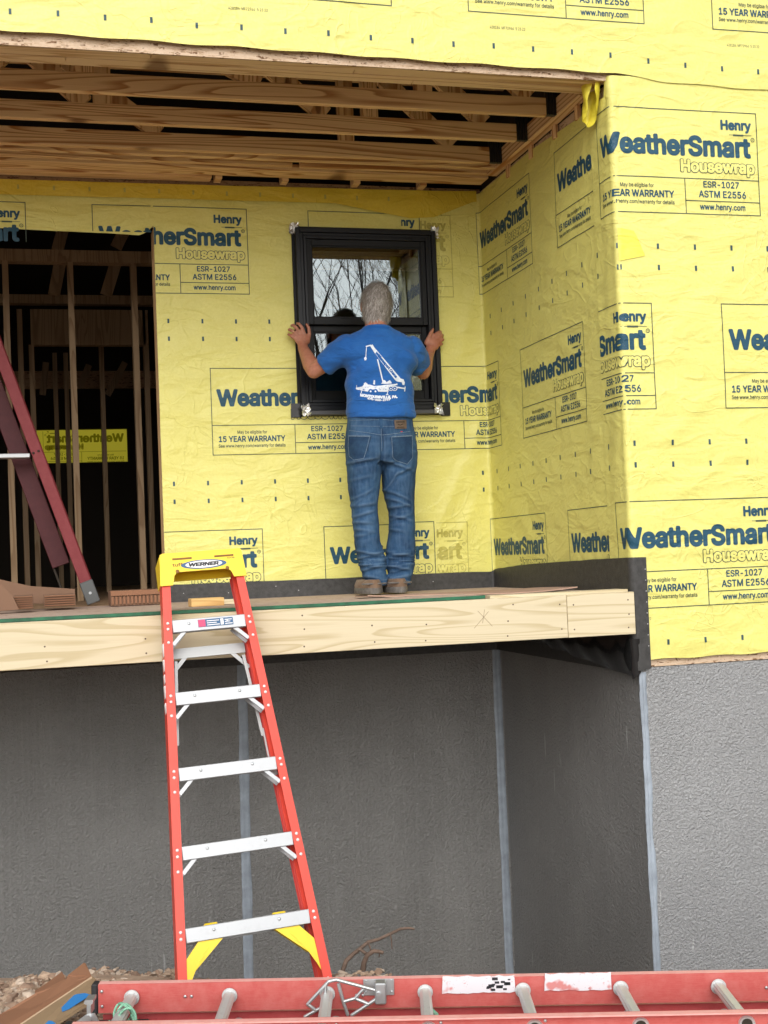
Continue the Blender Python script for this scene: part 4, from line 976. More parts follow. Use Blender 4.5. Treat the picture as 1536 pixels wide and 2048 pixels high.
# ------------------------------------------------------------------ small things on the deck
ZD = 1.4995
def loose(name, label, cat, m, mats, group=None, **kw):
    o = m.build(name, mats, **kw); return tag(o, label, cat, group)
def oriented(c, yaw, rx=0., ry=0.): return Matrix.Translation(c) @ Matrix.Rotation(yaw, 4, 'Z') @ Matrix.Rotation(ry, 4, 'Y') @ Matrix.Rotation(rx, 4, 'X')
q = at_z(415, 1213, ZD)
m = MB(); m.box((-.080,-.045,0),(.080,.045,.040), oriented((q.x,q.y+.045,ZD+.0005), .06), bev=.003); loose('wood_block', 'short orange lumber block lying on the deck behind the stepladder', 'block', m, M_cut)
q = at_z(462, 1212, ZD); m = MB(); m.box((-.10,-.03,0),(.10,.03,.024), oriented((q.x+.03,q.y+.30,ZD+.0005), -.12), bev=.002); loose('wood_offcut', 'pale flat offcut just right of the orange block', 'offcut', m, M_treated)
# cardboard sheet the man stands on
m = MB(); a, b = at_z(640, 1199, ZD), at_z(1045, 1190, ZD); n = 16; rnd = random.Random(4)
for i in range(n+1):
    t_ = i/n; x = -1.12+1.02*t_; lift = .004+.004*math.sin(t_*7)+(.006*max(0, (t_-.82)/.18)**2)+.012*max(0, .12-t_)/.12
    for j in range(5):
        s = j/4; m.v.append((x+.05*s, .42+.60*s+rnd.uniform(-.01,.01)+.12*(1-t_)*(j == 0), ZD+.002+lift*(1.2-s)))
nv = len(m.v); m.v += [(x, y, z+.005) for x, y, z in m.v]
for i in range(n):
    for j in range(4):
        q0 = i*5+j; m.f.append((q0, q0+1, q0+6, q0+5)); m.f.append((nv+q0, nv+q0+5, nv+q0+6, nv+q0+1))
for i in range(n):
    for j in (0, 4): q0 = i*5+j; m.f.append((q0, q0+5, nv+q0+5, nv+q0))
for i in (0, n):
    for j in range(4): q0 = i*5+j; m.f.append((q0, q0+1, nv+q0+1, nv+q0))
m.m = [0]*len(m.f); M_card_pink = make_card('sun_bleached_cardboard', (.45,.30,.23)); loose('cardboard_sheet', 'flat pinkish cardboard sheet under the feet of the man', 'cardboard', m, M_card_pink, smooth=40)
def corrugated(x0, x1, y0, y1, yb, depth, layers, name, label, teeth=True, tilt=0.):
    """flattened corrugated packing: outer boards with folded layers showing at the end"""
    a, b = at(x0, y1, yb), at(x1, y0, yb); zb = max(1.4992, a.z); m = MB()
    root = thing(name, label, 'cardboard packing', ((a.x+b.x)/2, yb, zb))
    m.box((a.x,yb+.012,zb),(b.x,yb+depth,b.z),bev=.002); m.build('board', M_card_dark, root)
    m = MB(); h = b.z-zb
    for i in range(layers): z = zb+h*(i+.5)/layers; m.box((a.x+.004,yb,z-h*.18/layers),(b.x-.004,yb+.0115,z+h*.18/layers))
    if layers == 0:
        w = b.x-a.x; k = int(w/.020)
        for i in range(k): x = a.x+w*(i+.2)/k; m.box((x,yb,zb+.01),(x+w*.55/k,yb+.0115,zb+h*.62))
        m.box((a.x,yb-.002,zb+h*.68),(b.x,yb+.0115,b.z))
    m.build('folded_edge', M_card, root); return root
corrugated(222, 322, 1178, 1213, 1.50, .25, 0, 'cardboard_packing', 'low honeycomb edged cardboard packing beside the foot of the dark ladder')
corrugated(88, 151, 1188, 1214, 1.36, .22, 5, 'cardboard_packing', 'small stack of folded cardboard left of the dark ladder foot')
corrugated(28, 66, 1191, 1219, 1.22, .22, 6, 'cardboard_packing', 'short folded cardboard stack at the left end of the deck edge')
m = MB(); m.prism([at(x, y, 1.2) for x, y in ((-40,1165),(2,1168),(24,1190),(38,1219),(-40,1226))], (0,.012,0)); loose('cardboard_flap', 'dark slanting cardboard flap at the far left of the deck', 'cardboard', m, M_card_dark)
m = MB(); m.prism([at(x, y, 1.62) for x, y in ((-40,1150),(60,1172),(150,1178),(150,1207),(-40,1207))], (0,.01,0)); loose('cardboard_sheet', 'long dark cardboard panel standing behind the folded stacks at the left', 'cardboard', m, M_card_dark)

# ------------------------------------------------------------------ torn carton lying on the rubble, rocks, branch
def at_d(x, y, d): return Vector(CAM + ray(x, y)*d)
def Q(pts): return [at_d(*p) for p in pts]
car = thing('torn_carton', 'torn brown carton with blue print lying on the rubble beside the ladder end', 'carton', tuple(at_d(100, 2030, 4.2)))
m = MB(); m.prism(Q([(-30,2052,4.22),(0,2034,4.25),(72,1996,4.33),(74,1990,4.33),(128,1967,4.42),(133,1962,4.42),(136,1955,4.42),(168,1930,4.50),(172,1932,4.50),(183,1956,4.42),(40,2052,4.12),(-20,2075,4.06)]), (.0,.008,.006)); m.build('side_panel', M_card, car)
m = MB(); m.prism(Q([(40,2053,4.118),(184,1957,4.418),(191,1962,4.37),(190,2002,4.26),(110,2054,4.05),(60,2075,4.0)]), (.0,.008,.006)); bp = m.build('end_panel', M_card_tan, car)
m = MB(); m.prism(Q([(70,1985,4.50),(90,1972,4.52),(124,1946,4.57),(130,1958,4.50),(128,1966,4.47),(70,1998,4.42)]), (0,.006,.004)); m.build('torn_flap', M_card, car)
def lift(P, k): return [p+(Vector(CAM)-p).normalized()*k for p in P]
# blue printing lies on the end panel plane
p1, p2, p3 = Q([(40,2053,4.118),(184,1957,4.418),(110,2054,4.05)]); nrm = (p2-p1).cross(p3-p1).normalized()
if nrm.dot(Vector(CAM)-p1) < 0: nrm = -nrm
def on_panel(pts, k=.004): return [at_plane(x, y, tuple(p1), tuple(nrm))+nrm*k for x, y in pts]
m = MB(); m.prism(on_panel([(121,2006),(126,2003),(140,1996),(155,1991),(170,1989),(182,1992),(172,1999),(155,2010),(140,2020),(125,2026)]), nrm*.001); m.prism(on_panel([(54,2048),(70,2044),(88,2043),(105,2045),(113,2050),(100,2060),(60,2062)]), nrm*.001); m.build('blue_print', M_blue, bp)
m = MB(); m.prism([p+(p-q)*0 for p, q in zip(Q([(40,2050,4.110),(183,1955,4.41),(185,1957,4.41),(42,2053,4.110)]), Q([(0,0,1)]*4))], (0,.002,.003)); m.build('crease', make_card('pale_card_edge', (.52,.38,.26)), car)

rubble = MB(); rnd = random.Random(11)
_ico = bmesh.new(); bmesh.ops.create_icosphere(_ico, subdivisions=1, radius=1.); ICO_V = [v.co.copy() for v in _ico.verts]; ICO_F = [tuple(v.index for v in f.verts) for f in _ico.faces]; _ico.free()
def rock(m, c, s, mi=0):
    ax = Vector((rnd.uniform(.8,1.5), rnd.uniform(.6,1.1), rnd.uniform(.35,.75))); R = Matrix.Rotation(rnd.uniform(0,6.3), 3, 'Z') @ Matrix.Rotation(rnd.uniform(-.5,.5), 3, 'X') @ Matrix.Rotation(rnd.uniform(-.5,.5), 3, 'Y'); sd_ = rnd.uniform(0,99)
    m.add([Vector(c) + R @ Vector((v.x*ax.x, v.y*ax.y, v.z*ax.z))*s*(1+.75*noise.noise(v*1.7+Vector((sd_,0,0)))) for v in ICO_V], ICO_F, mi)
def pile(px0, px1, yt, dnear, dfar, n, smin, smax, ybot):
    for i in range(n):
        px = rnd.uniform(px0, px1); t_ = rnd.random()**.8; d = dnear+(dfar-dnear)*t_; top = yt(px); py = ybot+(top-ybot)*t_+rnd.uniform(-2,5); p = at_d(px, py, d); s = rnd.uniform(smin, smax)*(1.6 if rnd.random() < .12 else 1); rock(rubble, p, s, rnd.choice((0,0,1,2)))
pile(-40, 210, lambda x: 1950+14*abs(x-100)/140+6*math.sin(x*.09), 4.35, 5.0, 1000, .007, .022, 2050)
pile(150, 420, lambda x: 1938+.03*(x-170)+5*math.sin(x*.05)+(12*(x-330)/60 if x > 330 else 0), 4.7, 5.25, 600, .006, .016, 1990)
pile(640, 780, lambda x: 1938+.1*abs(x-740), 5.0, 5.2, 40, .008, .018, 1960)
for i in range(160): x, y = rnd.uniform(-3, .6), rnd.uniform(-1.1, 1.6); rock(rubble, (x, y, ground_z(x, y)+.004), rnd.uniform(.01,.03), rnd.choice((0,1,2)))
# the heap under the stones
hm = MB(); hp = []
for i in range(22):
    px = -60+24*i
    for j in range(7):
        t_ = j/6; yt_ = (1952 if px < 180 else 1944+.04*(px-180)); p = at_d(px, 2062+(yt_-2062)*t_+4, 4.3+.75*t_); hp.append(tuple(p))
    hp.append((hp[-1][0], hp[-1][1]+.35, -.45))
    q = hp[-8]; hp.append((q[0], q[1]-.2, q[2]-.25))
rubble.add(hp, [(i*9+j, (i+1)*9+j, (i+1)*9+j+1, i*9+j+1) for i in range(21) for j in range(7)], 0)
M_rk = [plain('tan_stone', (.38,.275,.195), .9, vary=.28, vscale=20, bump=.5, bscale=90), plain('pale_stone', (.48,.385,.30), .9, vary=.22, vscale=20, bump=.5, bscale=90), plain('brown_stone', (.27,.18,.125), .9, vary=.3, vscale=20, bump=.5, bscale=90)]
tag(rubble.build('rubble', M_rk), 'tan broken shale heaped against the foundation at the lower left', 'rubble', kind='stuff')

br = MB(); YB = -.22
def bpath(pts, r0, r1, dy=0.):
    P = [at(x, y, YB+dy*i) for i, (x, y) in enumerate(pts)]; n = len(P); br.tube(P, [r0+(r1-r0)*i/(n-1) for i in range(n)], 7)
bpath([(684,1945),(692,1922),(706,1908),(722,1896),(736,1884),(756,1879),(780,1868),(800,1858),(818,1856),(828,1858)], .010, .005, .01)
bpath([(726,1940),(728,1925),(735,1910),(748,1902),(758,1903),(767,1906)], .012, .007, -.01); bpath([(760,1903),(758,1915)], .004, .002); bpath([(735,1910),(722,1900),(716,1898)], .008, .004); bpath([(780,1868),(783,1880),(784,1898)], .004, .002); bpath([(736,1884),(740,1895),(742,1903)], .004, .003)
loose('dry_branch', 'dry bent root sticking up before the grey foundation', 'branch', br, plain('dry_root_bark', (.17,.115,.085), .85, vary=.35, vscale=30, bump=.6, bscale=120), smooth=60)

# ------------------------------------------------------------------ bare trees behind the camera (the window mirrors them)
M_bark = plain('grey_bark', (.10,.085,.07), .9, vary=.3)
def bare_tree(x, y, h, seed, lean=0.):
    rnd = random.Random(seed); root = thing('bare_tree', 'leafless grey tree mirrored in the window glass', 'tree', (x, y, .1), group='bare trees mirrored in the window'); tr = MB(); cr = MB()
    def grow(m, p, d, L, r, lev):
        pts = [p]; rad = [r]; dd = d.copy(); n = 5
        for i in range(n):
            dd = (dd+Vector((rnd.uniform(-.16,.16), rnd.uniform(-.16,.16), rnd.uniform(-.05,.13)))).normalized(); pts.append(pts[-1]+dd*L/n); rad.append(r*(1-.55*(i+1)/n))
        m.tube(pts, rad, 6 if lev < 2 else 4, caps=False)
        if lev < 5 and L > .5:
            for i in range(3+(lev > 0)):
                k = rnd.randint(2, n); a = rnd.uniform(0, 6.28); o = Vector((math.cos(a), math.sin(a), rnd.uniform(.25,.9))).normalized()
                grow(cr, pts[k], (dd*.75+o*.7).normalized(), L*rnd.uniform(.5,.75), max(.006, rad[k]*.6), lev+1)
    grow(tr, Vector((x, y, .0)), Vector((lean, 0, 1)).normalized(), h*.5, h*.0095, 0)
    tr.build('trunk', M_bark, root, smooth=60, recalc=False); cr.build('crown', M_bark, root, smooth=60, recalc=False)
for i, (x, y, h, ln) in enumerate(((2.2,-24,15,.18), (4.6,-25,16,-.2), (6.2,-26,14,.1), (7.6,-27,16,-.12), (9.2,-27,15,.15), (11.,-28,16,0.), (5.5,-31,16,.2), (.5,-28,15,.1))): bare_tree(x, y, h, 20+i, ln)

# ------------------------------------------------------------------ the man setting the window, seen from behind
man = thing('person', 'grey haired man in a blue T-shirt and jeans holding the window with both hands', 'person', (-.80, 1.30, ZD+.008))
def remeshed(m, voxel, smooth=4, fac=.5):
    me = bpy.data.meshes.new('body'); me.from_pydata(m.v, [], m.f)
    bm = bmesh.new(); bm.from_mesh(me); bmesh.ops.remove_doubles(bm, verts=bm.verts, dist=1e-6); bmesh.ops.recalc_face_normals(bm, faces=bm.faces); bm.to_mesh(me); bm.free()
    ob = bpy.data.objects.new('body', me); col.objects.link(ob)
    r = ob.modifiers.new('r', 'REMESH'); r.mode = 'VOXEL'; r.voxel_size = voxel; r.adaptivity = 0
    if smooth: s = ob.modifiers.new('s', 'SMOOTH'); s.iterations = smooth; s.factor = fac
    out = bpy.data.meshes.new_from_object(ob.evaluated_get(bpy.context.evaluated_depsgraph_get()))
    bpy.data.objects.remove(ob); bpy.data.meshes.remove(me); return out
def sculpt(me, fn):
    co = np.empty(len(me.vertices)*3); me.vertices.foreach_get('co', co); no = np.empty(len(me.vertices)*3); me.vertices.foreach_get('normal', no)
    co = co.reshape(-1,3); no = no.reshape(-1,3); co = co + no*np.array([fn(Vector(c), Vector(n)) for c, n in zip(co, no)])[:,None]; me.vertices.foreach_set('co', co.ravel()); me.update()
def limb(m, pts, n=18):
    """tapered limb through (point, radius) with ball joints"""
    for (p, r), (q, r2) in zip(pts, pts[1:]):
        k = 5; m.tube([Vector(p).lerp(Vector(q), i/k) for i in range(k+1)], [r+(r2-r)*i/k for i in range(k+1)], n)
    for p, r in pts: m.ball(p, r, n)
def ring_px(y, xl, xr, Y, ry, grow=0.):
    a, b = at(xl, y, Y), at(xr, y, Y); return (((a.x+b.x)/2, Y, (a.z+b.z)/2), (b.x-a.x)/2+grow, ry+grow)
# joints
YB_ = 1.40
shL, elL, wrL = at(694,694,1.40), at(628,742,1.53), at(606,697,1.735)
shR, elR, wrR = at(824,694,1.40), at(846,744,1.53), at(857,712,1.725)
neck0, neck1 = at(752,662,1.385), at(752,632,1.415); hc = at(752,606,1.43)
YF = YW-.047                     # front face of the window frame
# ---- body: one continuous skin
b = MB()
b.ball(hc+Vector((0,0,.012)), (.072,.094,.098), 24)
b.ball(hc+Vector((0,.035,-.045)), (.058,.062,.075), 20); b.ball(hc+Vector((0,.075,-.085)), (.032,.028,.030), 14)     # jaw, chin
b.ball(hc+Vector((0,.105,-.025)), (.014,.020,.026), 12); b.ball(hc+Vector((0,.098,-.058)), (.026,.012,.010), 12)      # nose, mouth
for s in (-1, 1):
    b.ball(hc+Vector((s*.031,.088,.005)), (.014,.010,.010), 10)
    b.ball(hc+Vector((s*.078,.008,-.022)), (.010,.022,.033), 14)                                                       # ear
limb(b, [(neck1, .060), (neck0, .062), (neck0+Vector((0,.0,-.06)), .066)])
b.loft([ring_px(y, xl, xr, YB_, ry, -.012) for y, xl, xr, ry in ((672,706,798,.07), (690,690,824,.095), (720,690,826,.11), (760,697,820,.115), (800,697,820,.105), (838,700,822,.105), (880,704,820,.10), (900,712,812,.08))])
limb(b, [(shL, .056), (shL.lerp(elL,.5), .050), (elL, .042)]); limb(b, [(elL, .042), (elL.lerp(wrL,.3), .046), (elL.lerp(wrL,.7), .036), (wrL, .030)])
limb(b, [(shR, .056), (shR.lerp(elR,.5), .050), (elR, .042)]); limb(b, [(elR, .042), (elR.lerp(wrR,.3), .044), (elR.lerp(wrR,.7), .035), (wrR, .030)])
for xs in (((728,905),(731,1030),(752,1150)), ((797,905),(803,1030),(800,1150))):
    P = [at(x, y, 1.40) for x, y in xs]; limb(b, [(P[0], .060), (P[1], .046), (P[2], .036)])
# left hand flat on the jamb, fingers hooked round the outer edge
def hand(palm, across, along, fingers, thumb):
    c, r = palm; X = Vector(across).normalized(); Z = Vector(along).normalized(); N = X.cross(Z).normalized(); Z = N.cross(X)
    Mh = Matrix(((X.x,N.x,Z.x),(X.y,N.y,Z.y),(X.z,N.z,Z.z))); b.ball(c, r, 18, M=Mh)
    for f in fingers: limb(b, f, 10)
    limb(b, thumb, 10)
pl = at(603,677,YF-.022)
hand((pl, (.043,.017,.050)), at(622,680,YF)-at(588,684,YF), at(598,660,YF-.01)-wrL, [
    [(at(609,669,YF-.020),.0115),(at(604,655,YF-.024),.0105),(at(598,648,YF-.014),.0095),(at(594,647,YF+.010),.0085)],
    [(at(602,668,YF-.020),.0115),(at(592,655,YF-.026),.0108),(at(586,650,YF-.012),.0098),(at(583,651,YF+.016),.0085)],
    [(at(597,673,YF-.020),.0112),(at(585,662,YF-.024),.0105),(at(579,659,YF-.008),.0095),(at(578,660,YF+.020),.0085)],
    [(at(595,681,YF-.018),.0105),(at(584,673,YF-.020),.0095),(at(578,669,YF-.006),.0085),(at(577,669,YF+.018),.0078)]],
    [(at(615,684,YF-.020),.014),(at(619,668,YF-.014),.0115),(at(617,655,YF-.008),.0105),(at(613,649,YF-.006),.0088)])
limb(b, [(wrL, .029), (at(605,688,YF-.028), .029)])
# right hand closed round the other edge, thumb up
pr = at(866,687,YF-.030)
hand((pr, (.041,.022,.045)), at(884,686,YF)-at(850,684,YF), at(868,665,YF-.02)-wrR, [
    [(at(868,672,YF-.030),.0125),(at(877,665,YF-.026),.0110),(at(881,664,YF-.004),.0098),(at(876,665,YF+.022),.0085)],
    [(at(873,677,YF-.030),.0125),(at(881,672,YF-.026),.0112),(at(885,671,YF-.002),.0098),(at(879,672,YF+.024),.0085)],
    [(at(875,684,YF-.030),.0122),(at(883,680,YF-.024),.0108),(at(886,679,YF+.0),.0095),(at(880,680,YF+.024),.0085)],
    [(at(874,691,YF-.028),.0112),(at(881,689,YF-.022),.0098),(at(884,688,YF+.0),.0085),(at(879,688,YF+.022),.0078)]],
    [(at(853,686,YF-.028),.015),(at(858,674,YF-.030),.0125),(at(863,664,YF-.026),.0112),(at(866,659,YF-.020),.0092)])
limb(b, [(wrR, .029), (at(861,699,YF-.034), .030)])
t = NT('tanned_skin'); n1 = t.noise(t.pos(), 45, 4, .65); n2 = t.noise(t.pos(), 9, 2); c = t.ramp(n1, [(.3, (.36,.150,.092)), (.7, (.50,.235,.155))]); c = t.mix(t.math('MULTIPLY', t.ramp(n2, [(.4, 0.), (.65, 1.)]), .45), c, (.42,.13,.075))
t.p.inputs['Subsurface Weight'].default_value = .12; t.p.inputs['Subsurface Radius'].default_value = (.012,.004,.002); t.p.inputs['Subsurface Scale'].default_value = .5
M_skin = t.done(c, .5, 0., .4, t.bump(t.noise(t.pos(), 160, 3), .35, .003))
skin = remeshed(b, .0042, 5)
link('body', skin, M_skin, man, 180)
# ring on the left hand
m = MB(); p, q = at(590,666.5,YF-.022), at(583,661,YF-.022); ax_ = (q-p).normalized(); u = ax_.orthogonal().normalized(); v = ax_.cross(u); c0 = (p+q)/2
m.tube([c0+(u*math.cos(a)+v*math.sin(a))*.0118 for a in [2*math.pi*i/20 for i in range(21)]], .0024, 8); m.build('ring', plain('gold', (.85,.68,.38), .25, 1.), man, smooth=60)
# ---- hair: a shaped cap with many short strands
h = MB()
h.loft([(tuple(at((a_+c_)/2, y, 1.415+dy)), (c_-a_)/2*.00258, ry) for y, a_, c_, ry, dy in ((648,737,769,.03,-.045), (641,728,778,.055,-.02), (630,722,782,.082,-.004), (618,719.5,785,.098,.004), (604,719.5,785,.106,.010), (590,723,782,.102,.012), (578,730,776,.086,.012), (570,738,768,.062,.012), (566,746,760,.03,.012))], 30)
hair_me = remeshed(h, .006, 4)
def keep_front_off(me):
    bm = bmesh.new(); bm.from_mesh(me); kill = [v for v in bm.verts if v.co.y > hc.y+.045 and v.co.z < hc.z+.045 or (abs(v.co.x-hc.x) > .05 and v.co.y > hc.y-.012 and v.co.z < hc.z-.0)]
    bmesh.ops.delete(bm, geom=kill, context='VERTS'); bm.to_mesh(me); bm.free()
keep_front_off(hair_me)
sculpt(hair_me, lambda c, n: .004*noise.noise(Vector((c.x*60, c.y*60, c.z*30)))+.002*noise.noise(Vector((c.x*200, c.y*160, c.z*16))))
t = NT('grey_hair'); st = t.noise(t.pos((330, 300, 22)), 1., 4, .6, .8); lg = t.noise(t.pos((1,1,1)), 30, 2)
c = t.ramp(st, [(.28, (.07,.055,.043)), (.5, (.26,.23,.205)), (.70, (.52,.48,.445))]); M_hair = t.done(c, .55, 0., .4, t.bump(st, .6, .006))
hair = link('hair', hair_me, M_hair, man, 180)
# strands
m = MB(); rnd = random.Random(5); polys = list(hair_me.polygons); W = world_of(man)
crown_p = at(765, 577, 1.40)
for i in range(3800):
    p = polys[rnd.randrange(len(polys))]; c = W @ p.center; n = p.normal.copy()
    d = (c-crown_p); d = d-n*d.dot(n); d = d.normalized() if d.length > .004 else Vector((rnd.uniform(-1,1),0,-1)); d = (d*.8+Vector((0,-.05,-.55))).normalized(); d = (d+Vector((rnd.uniform(-.3,.3),rnd.uniform(-.2,.2),rnd.uniform(-.2,.2)))).normalized(); d = (d-n*d.dot(n)).normalized()
    L = rnd.uniform(.020,.042); a = c+n*.0005; e = c+d*L+n*rnd.uniform(.002,.009); s = d.cross(n).normalized()*rnd.uniform(.0006,.0011); mid = (a+e)/2+n*rnd.uniform(.003,.006)
    o = len(m.v); m.v += [tuple(x) for x in (a-s, a+s, mid-s, mid+s, e)]; m.f += [(o,o+1,o+3,o+2),(o+2,o+3,o+4)]; mi = rnd.choice((0,0,1,1,2)); m.m += [mi,mi]
m.build('strands', [plain('hair_grey', (.31,.28,.25), .5), plain('hair_light', (.52,.485,.45), .45), plain('hair_dark', (.17,.145,.125), .55)], hair, recalc=False)
# ---- T-shirt
s_ = MB()
s_.loft([ring_px(y, xl, xr, Y, ry) for y, xl, xr, Y, ry in ((653,727,779,1.395,.074), (660,719,787,1.395,.080), (668,702,804,1.395,.082), (680,686,826,1.395,.100), (697,680,834,1.395,.118), (720,686,832,1.395,.130), (745,691,826,1.395,.134), (770,693,823,1.395,.134), (800,692.5,824,1.395,.134), (822,693,826,1.395,.137), (836,695,829,1.395,.139), (839,697,827,1.395,.134))], 36, sq=2.25)
def sleeve(sh, end, r0, r1):
    d = end-sh; k = 7; s_.tube([sh+d*(i/k) for i in range(k+1)], [r0+(r1-r0)*i/k for i in range(k+1)], 24); s_.ball(sh, r0*1.0, 20)
sleeve(at(692,697,1.40), at(650,731,1.495), .079, .071); sleeve(at(824,699,1.40), at(838,733,1.495), .074, .070)
shirt_me = remeshed(s_, .0065, 6)
def ridge(v): return 1-abs(v)*2
def shirt_fold(c, n):
    u = c.x-hc.x; z = c.z; f = 0.
    low = max(0, min(1, (2.62-z)/.16)); f += .017*low*noise.noise(Vector((u*4.5, c.y*5, z*15)))+.008*low*noise.noise(Vector((u*9+5, c.y*9, z*30)))
    for s in (-1, 1):                                             # pulls running from the armpits
        ux = s*u; d = math.hypot(ux-.155, z-2.72); f += .014*math.exp(-(d/.12)**2)*math.sin(46*(ux*.55+(z-2.7)*.85)+1.2*s)
    arm = max(0, min(1, (abs(u+.005)-.155)/.06)); f += .012*arm*noise.noise(Vector((c.x*13, c.y*6, z*20)))
    return f+.006*noise.noise(Vector((c.x*10, c.y*10, z*6)))+.003*noise.noise(Vector((c.x*22, c.y*22, z*15)))
sculpt(shirt_me, shirt_fold)
def cloth(name, base, light, sc=300., wash=.5):
    t = NT(name); w = t.noise(t.pos(), 7, 4, .6); f = t.noise(t.pos((1,1,1)), sc, 2); c = t.mix(t.math('MULTIPLY', t.ramp(w, [(.35, 0.), (.7, 1.)]), wash), base, light)
    t.p.inputs['Sheen Weight'].default_value = .12
    return t.done(c, .85, 0., .2, t.bump(t.noise(t.pos((1.,1.,2.4), rot=(0,.35,0)), 8, 3, .55, .6), .8, .022, t.bump(t.noise(t.pos(), 26, 3, .6), .4, .006, t.bump(f, .3, .001))))
M_shirt = cloth('royal_blue_cotton', (.015,.098,.34), (.030,.150,.44)); shirt = link('t_shirt', shirt_me, M_shirt, man, 180)
def bvh_of(o):
    W = world_of(o); return BVHTree.FromPolygons([W @ v.co for v in o.data.vertices], [tuple(p.vertices) for p in o.data.polygons])
def projected(name, shapes, bvh, mats, parent, lift=.0022, step=.012):
    """flat shapes given in picture measure, laid onto cloth from behind; shapes = [(polygon pixels, material, extra lift)]"""
    m = MB(); gone = 0
    for poly, mi, ex in shapes:
        pts = [at(x, y, 1.15) for x, y in poly]; bm = bmesh.new(); vs = [bm.verts.new((p.x, 0, p.z)) for p in pts]
        try: bm.faces.new(vs)
        except ValueError: bm.free(); continue
        for axis, k in (((1,0,0),0), ((0,0,1),2)):
            lo, hi = min(v.co[k] for v in bm.verts), max(v.co[k] for v in bm.verts); g = math.ceil(lo/step)
            while g*step < hi:
                c = [0,0,0]; c[k] = g*step; bmesh.ops.bisect_plane(bm, geom=bm.verts[:]+bm.edges[:]+bm.faces[:], plane_co=c, plane_no=axis); g += 1
        bmesh.ops.triangulate(bm, faces=bm.faces[:])
        ok = {}; o = len(m.v)
        for i, v in enumerate(bm.verts):
            src = Vector((v.co.x, 1.15, v.co.z)); d = Vector((src.x-CAM[0], src.y-CAM[1], src.z-CAM[2])).normalized(); hit = bvh.ray_cast(src, d)
            p = hit[0] if hit[0] is not None else src+Vector((0,.15,0)); ok[i] = hit[0] is not None; m.v.append(tuple(p-d*(lift+ex)))
        bm.verts.index_update()
        for f in bm.faces:
            if all(ok[v.index] for v in f.verts): m.f.append(tuple(o+v.index for v in f.verts)); m.m.append(mi)
        bm.free()
    return m.build(name, mats, parent, smooth=180)
bs = bvh_of(shirt)
def S(pts): return [(690+x/9.6, 660+y/9.6) for x, y in pts]
def bar2(a, b, w):
    (x0, y0), (x1, y1) = a, b; L = math.hypot(x1-x0, y1-y0); nx, ny = -(y1-y0)/L*w/2, (x1-x0)/L*w/2; return [(x0+nx,y0+ny),(x1+nx,y1+ny),(x1-nx,y1-ny),(x0-nx,y0-ny)]
def disc(cx, cy, r, n=14): return [(cx+r*math.cos(2*math.pi*i/n), cy+r*math.sin(2*math.pi*i/n)) for i in range(n)]
sh = []
def W_(p, mi=0, ex=0.): sh.append((S(p), mi, ex))
W_([(478,300),(528,275),(560,330),(1070,930),(1130,950),(1140,1010),(1000,990),(960,960),(560,430)])              # boom
W_(bar2((400,318),(500,290),24)); W_(bar2((412,330),(398,530),13)); W_(disc(392,545,26)); W_(bar2((372,575),(410,575),14)); W_(bar2((625,560),(730,1000),24)); W_(bar2((730,1000),(745,960),30))
W_([(205,1110),(330,1085),(370,1040),(480,1050),(560,1075),(700,1065),(760,1050),(1000,1020),(1010,1055),(830,1090),(835,1185),(640,1185),(620,1150),(540,1140),(460,1150),(440,1185),(330,1165),(215,1140)])  # carrier
W_(bar2((1000,1100),(1160,1125),26)); W_(bar2((1155,1085),(1145,1180),18)); W_(bar2((820,1190),(810,1240),14)); W_(bar2((785,1240),(835,1240),12)); W_(bar2((320,1165),(310,1215),14)); W_(bar2((222,1060),(228,1110),10))
W_([(355,1040),(390,1000),(430,1030),(440,1060)]); W_([(540,1040),(550,965),(578,965),(575,1050)]); W_([(690,1030),(760,960),(800,1000),(860,960),(890,1000),(900,1040)]); W_([(1090,1000),(1150,990),(1140,1060),(1100,1050)])
W_([(1020,1065),(1080,1050),(1130,1070),(1130,1085),(1030,1090)], 1, .0006)
for cx in (492,585): W_(disc(cx,1175,44), 1, .0008); W_(disc(cx,1178,18), 0, .0014)
for cx in (880,955): W_(disc(cx,1120,50), 0, 0.); W_(disc(cx,1122,36), 1, .0008); W_(disc(cx,1125,15), 0, .0014)
W_(bar2((700,1052),(990,1025),14), 1, .0008)
rnd = random.Random(2)
for i in range(26): x, y = rnd.uniform(250,800), rnd.uniform(1085,1155); W_(bar2((x,y),(x+rnd.uniform(8,30),y+rnd.uniform(-12,12)),rnd.uniform(5,10)), 1, .0007)
def words(body, p0, p1, hgt, mi, ex, off=.05, rows=12, bend=0.):
    vs, fs = text2d(body, off, rows); a, b_ = min(v[0] for v in vs), max(v[0] for v in vs); (x0, y0), (x1, y1) = p0, p1; L = math.hypot(x1-x0, y1-y0); ex_, ey_ = (x1-x0)/L, (y1-y0)/L
    out = []
    for x, y in vs:
        t_ = (x-a)/(b_-a); u = t_*L; v = y/CAP*hgt; out.append((x0+ex_*u+ey_*v, y0+ey_*u-ex_*v+bend*math.sin(math.pi*t_)))
    return out, fs
def lay_words(name, items, mats):
    m = MB()
    for (vs, fs), mi, ex in items:
        o = len(m.v); good = []
        for x, y in vs:
            px, py = 690+x/9.6, 660+y/9.6; src = at(px, py, 1.15); d = Vector(ray(px, py)).normalized(); hit = bs.ray_cast(src, d); good.append(hit[0] is not None); p = hit[0] if hit[0] is not None else src; m.v.append(tuple(p-d*(.0022+ex)))
        for f in fs:
            if all(good[i] for i in f): m.f.append(tuple(o+i for i in f)); m.m.append(mi)
    return m.build(name, mats, shirt)
M_shirt_print = plain('white_shirt_print', (.66,.72,.80), .7, vary=.12, vscale=60)
projected('crane_print', sh, bs, [M_shirt_print, M_shirt], shirt, step=.010)
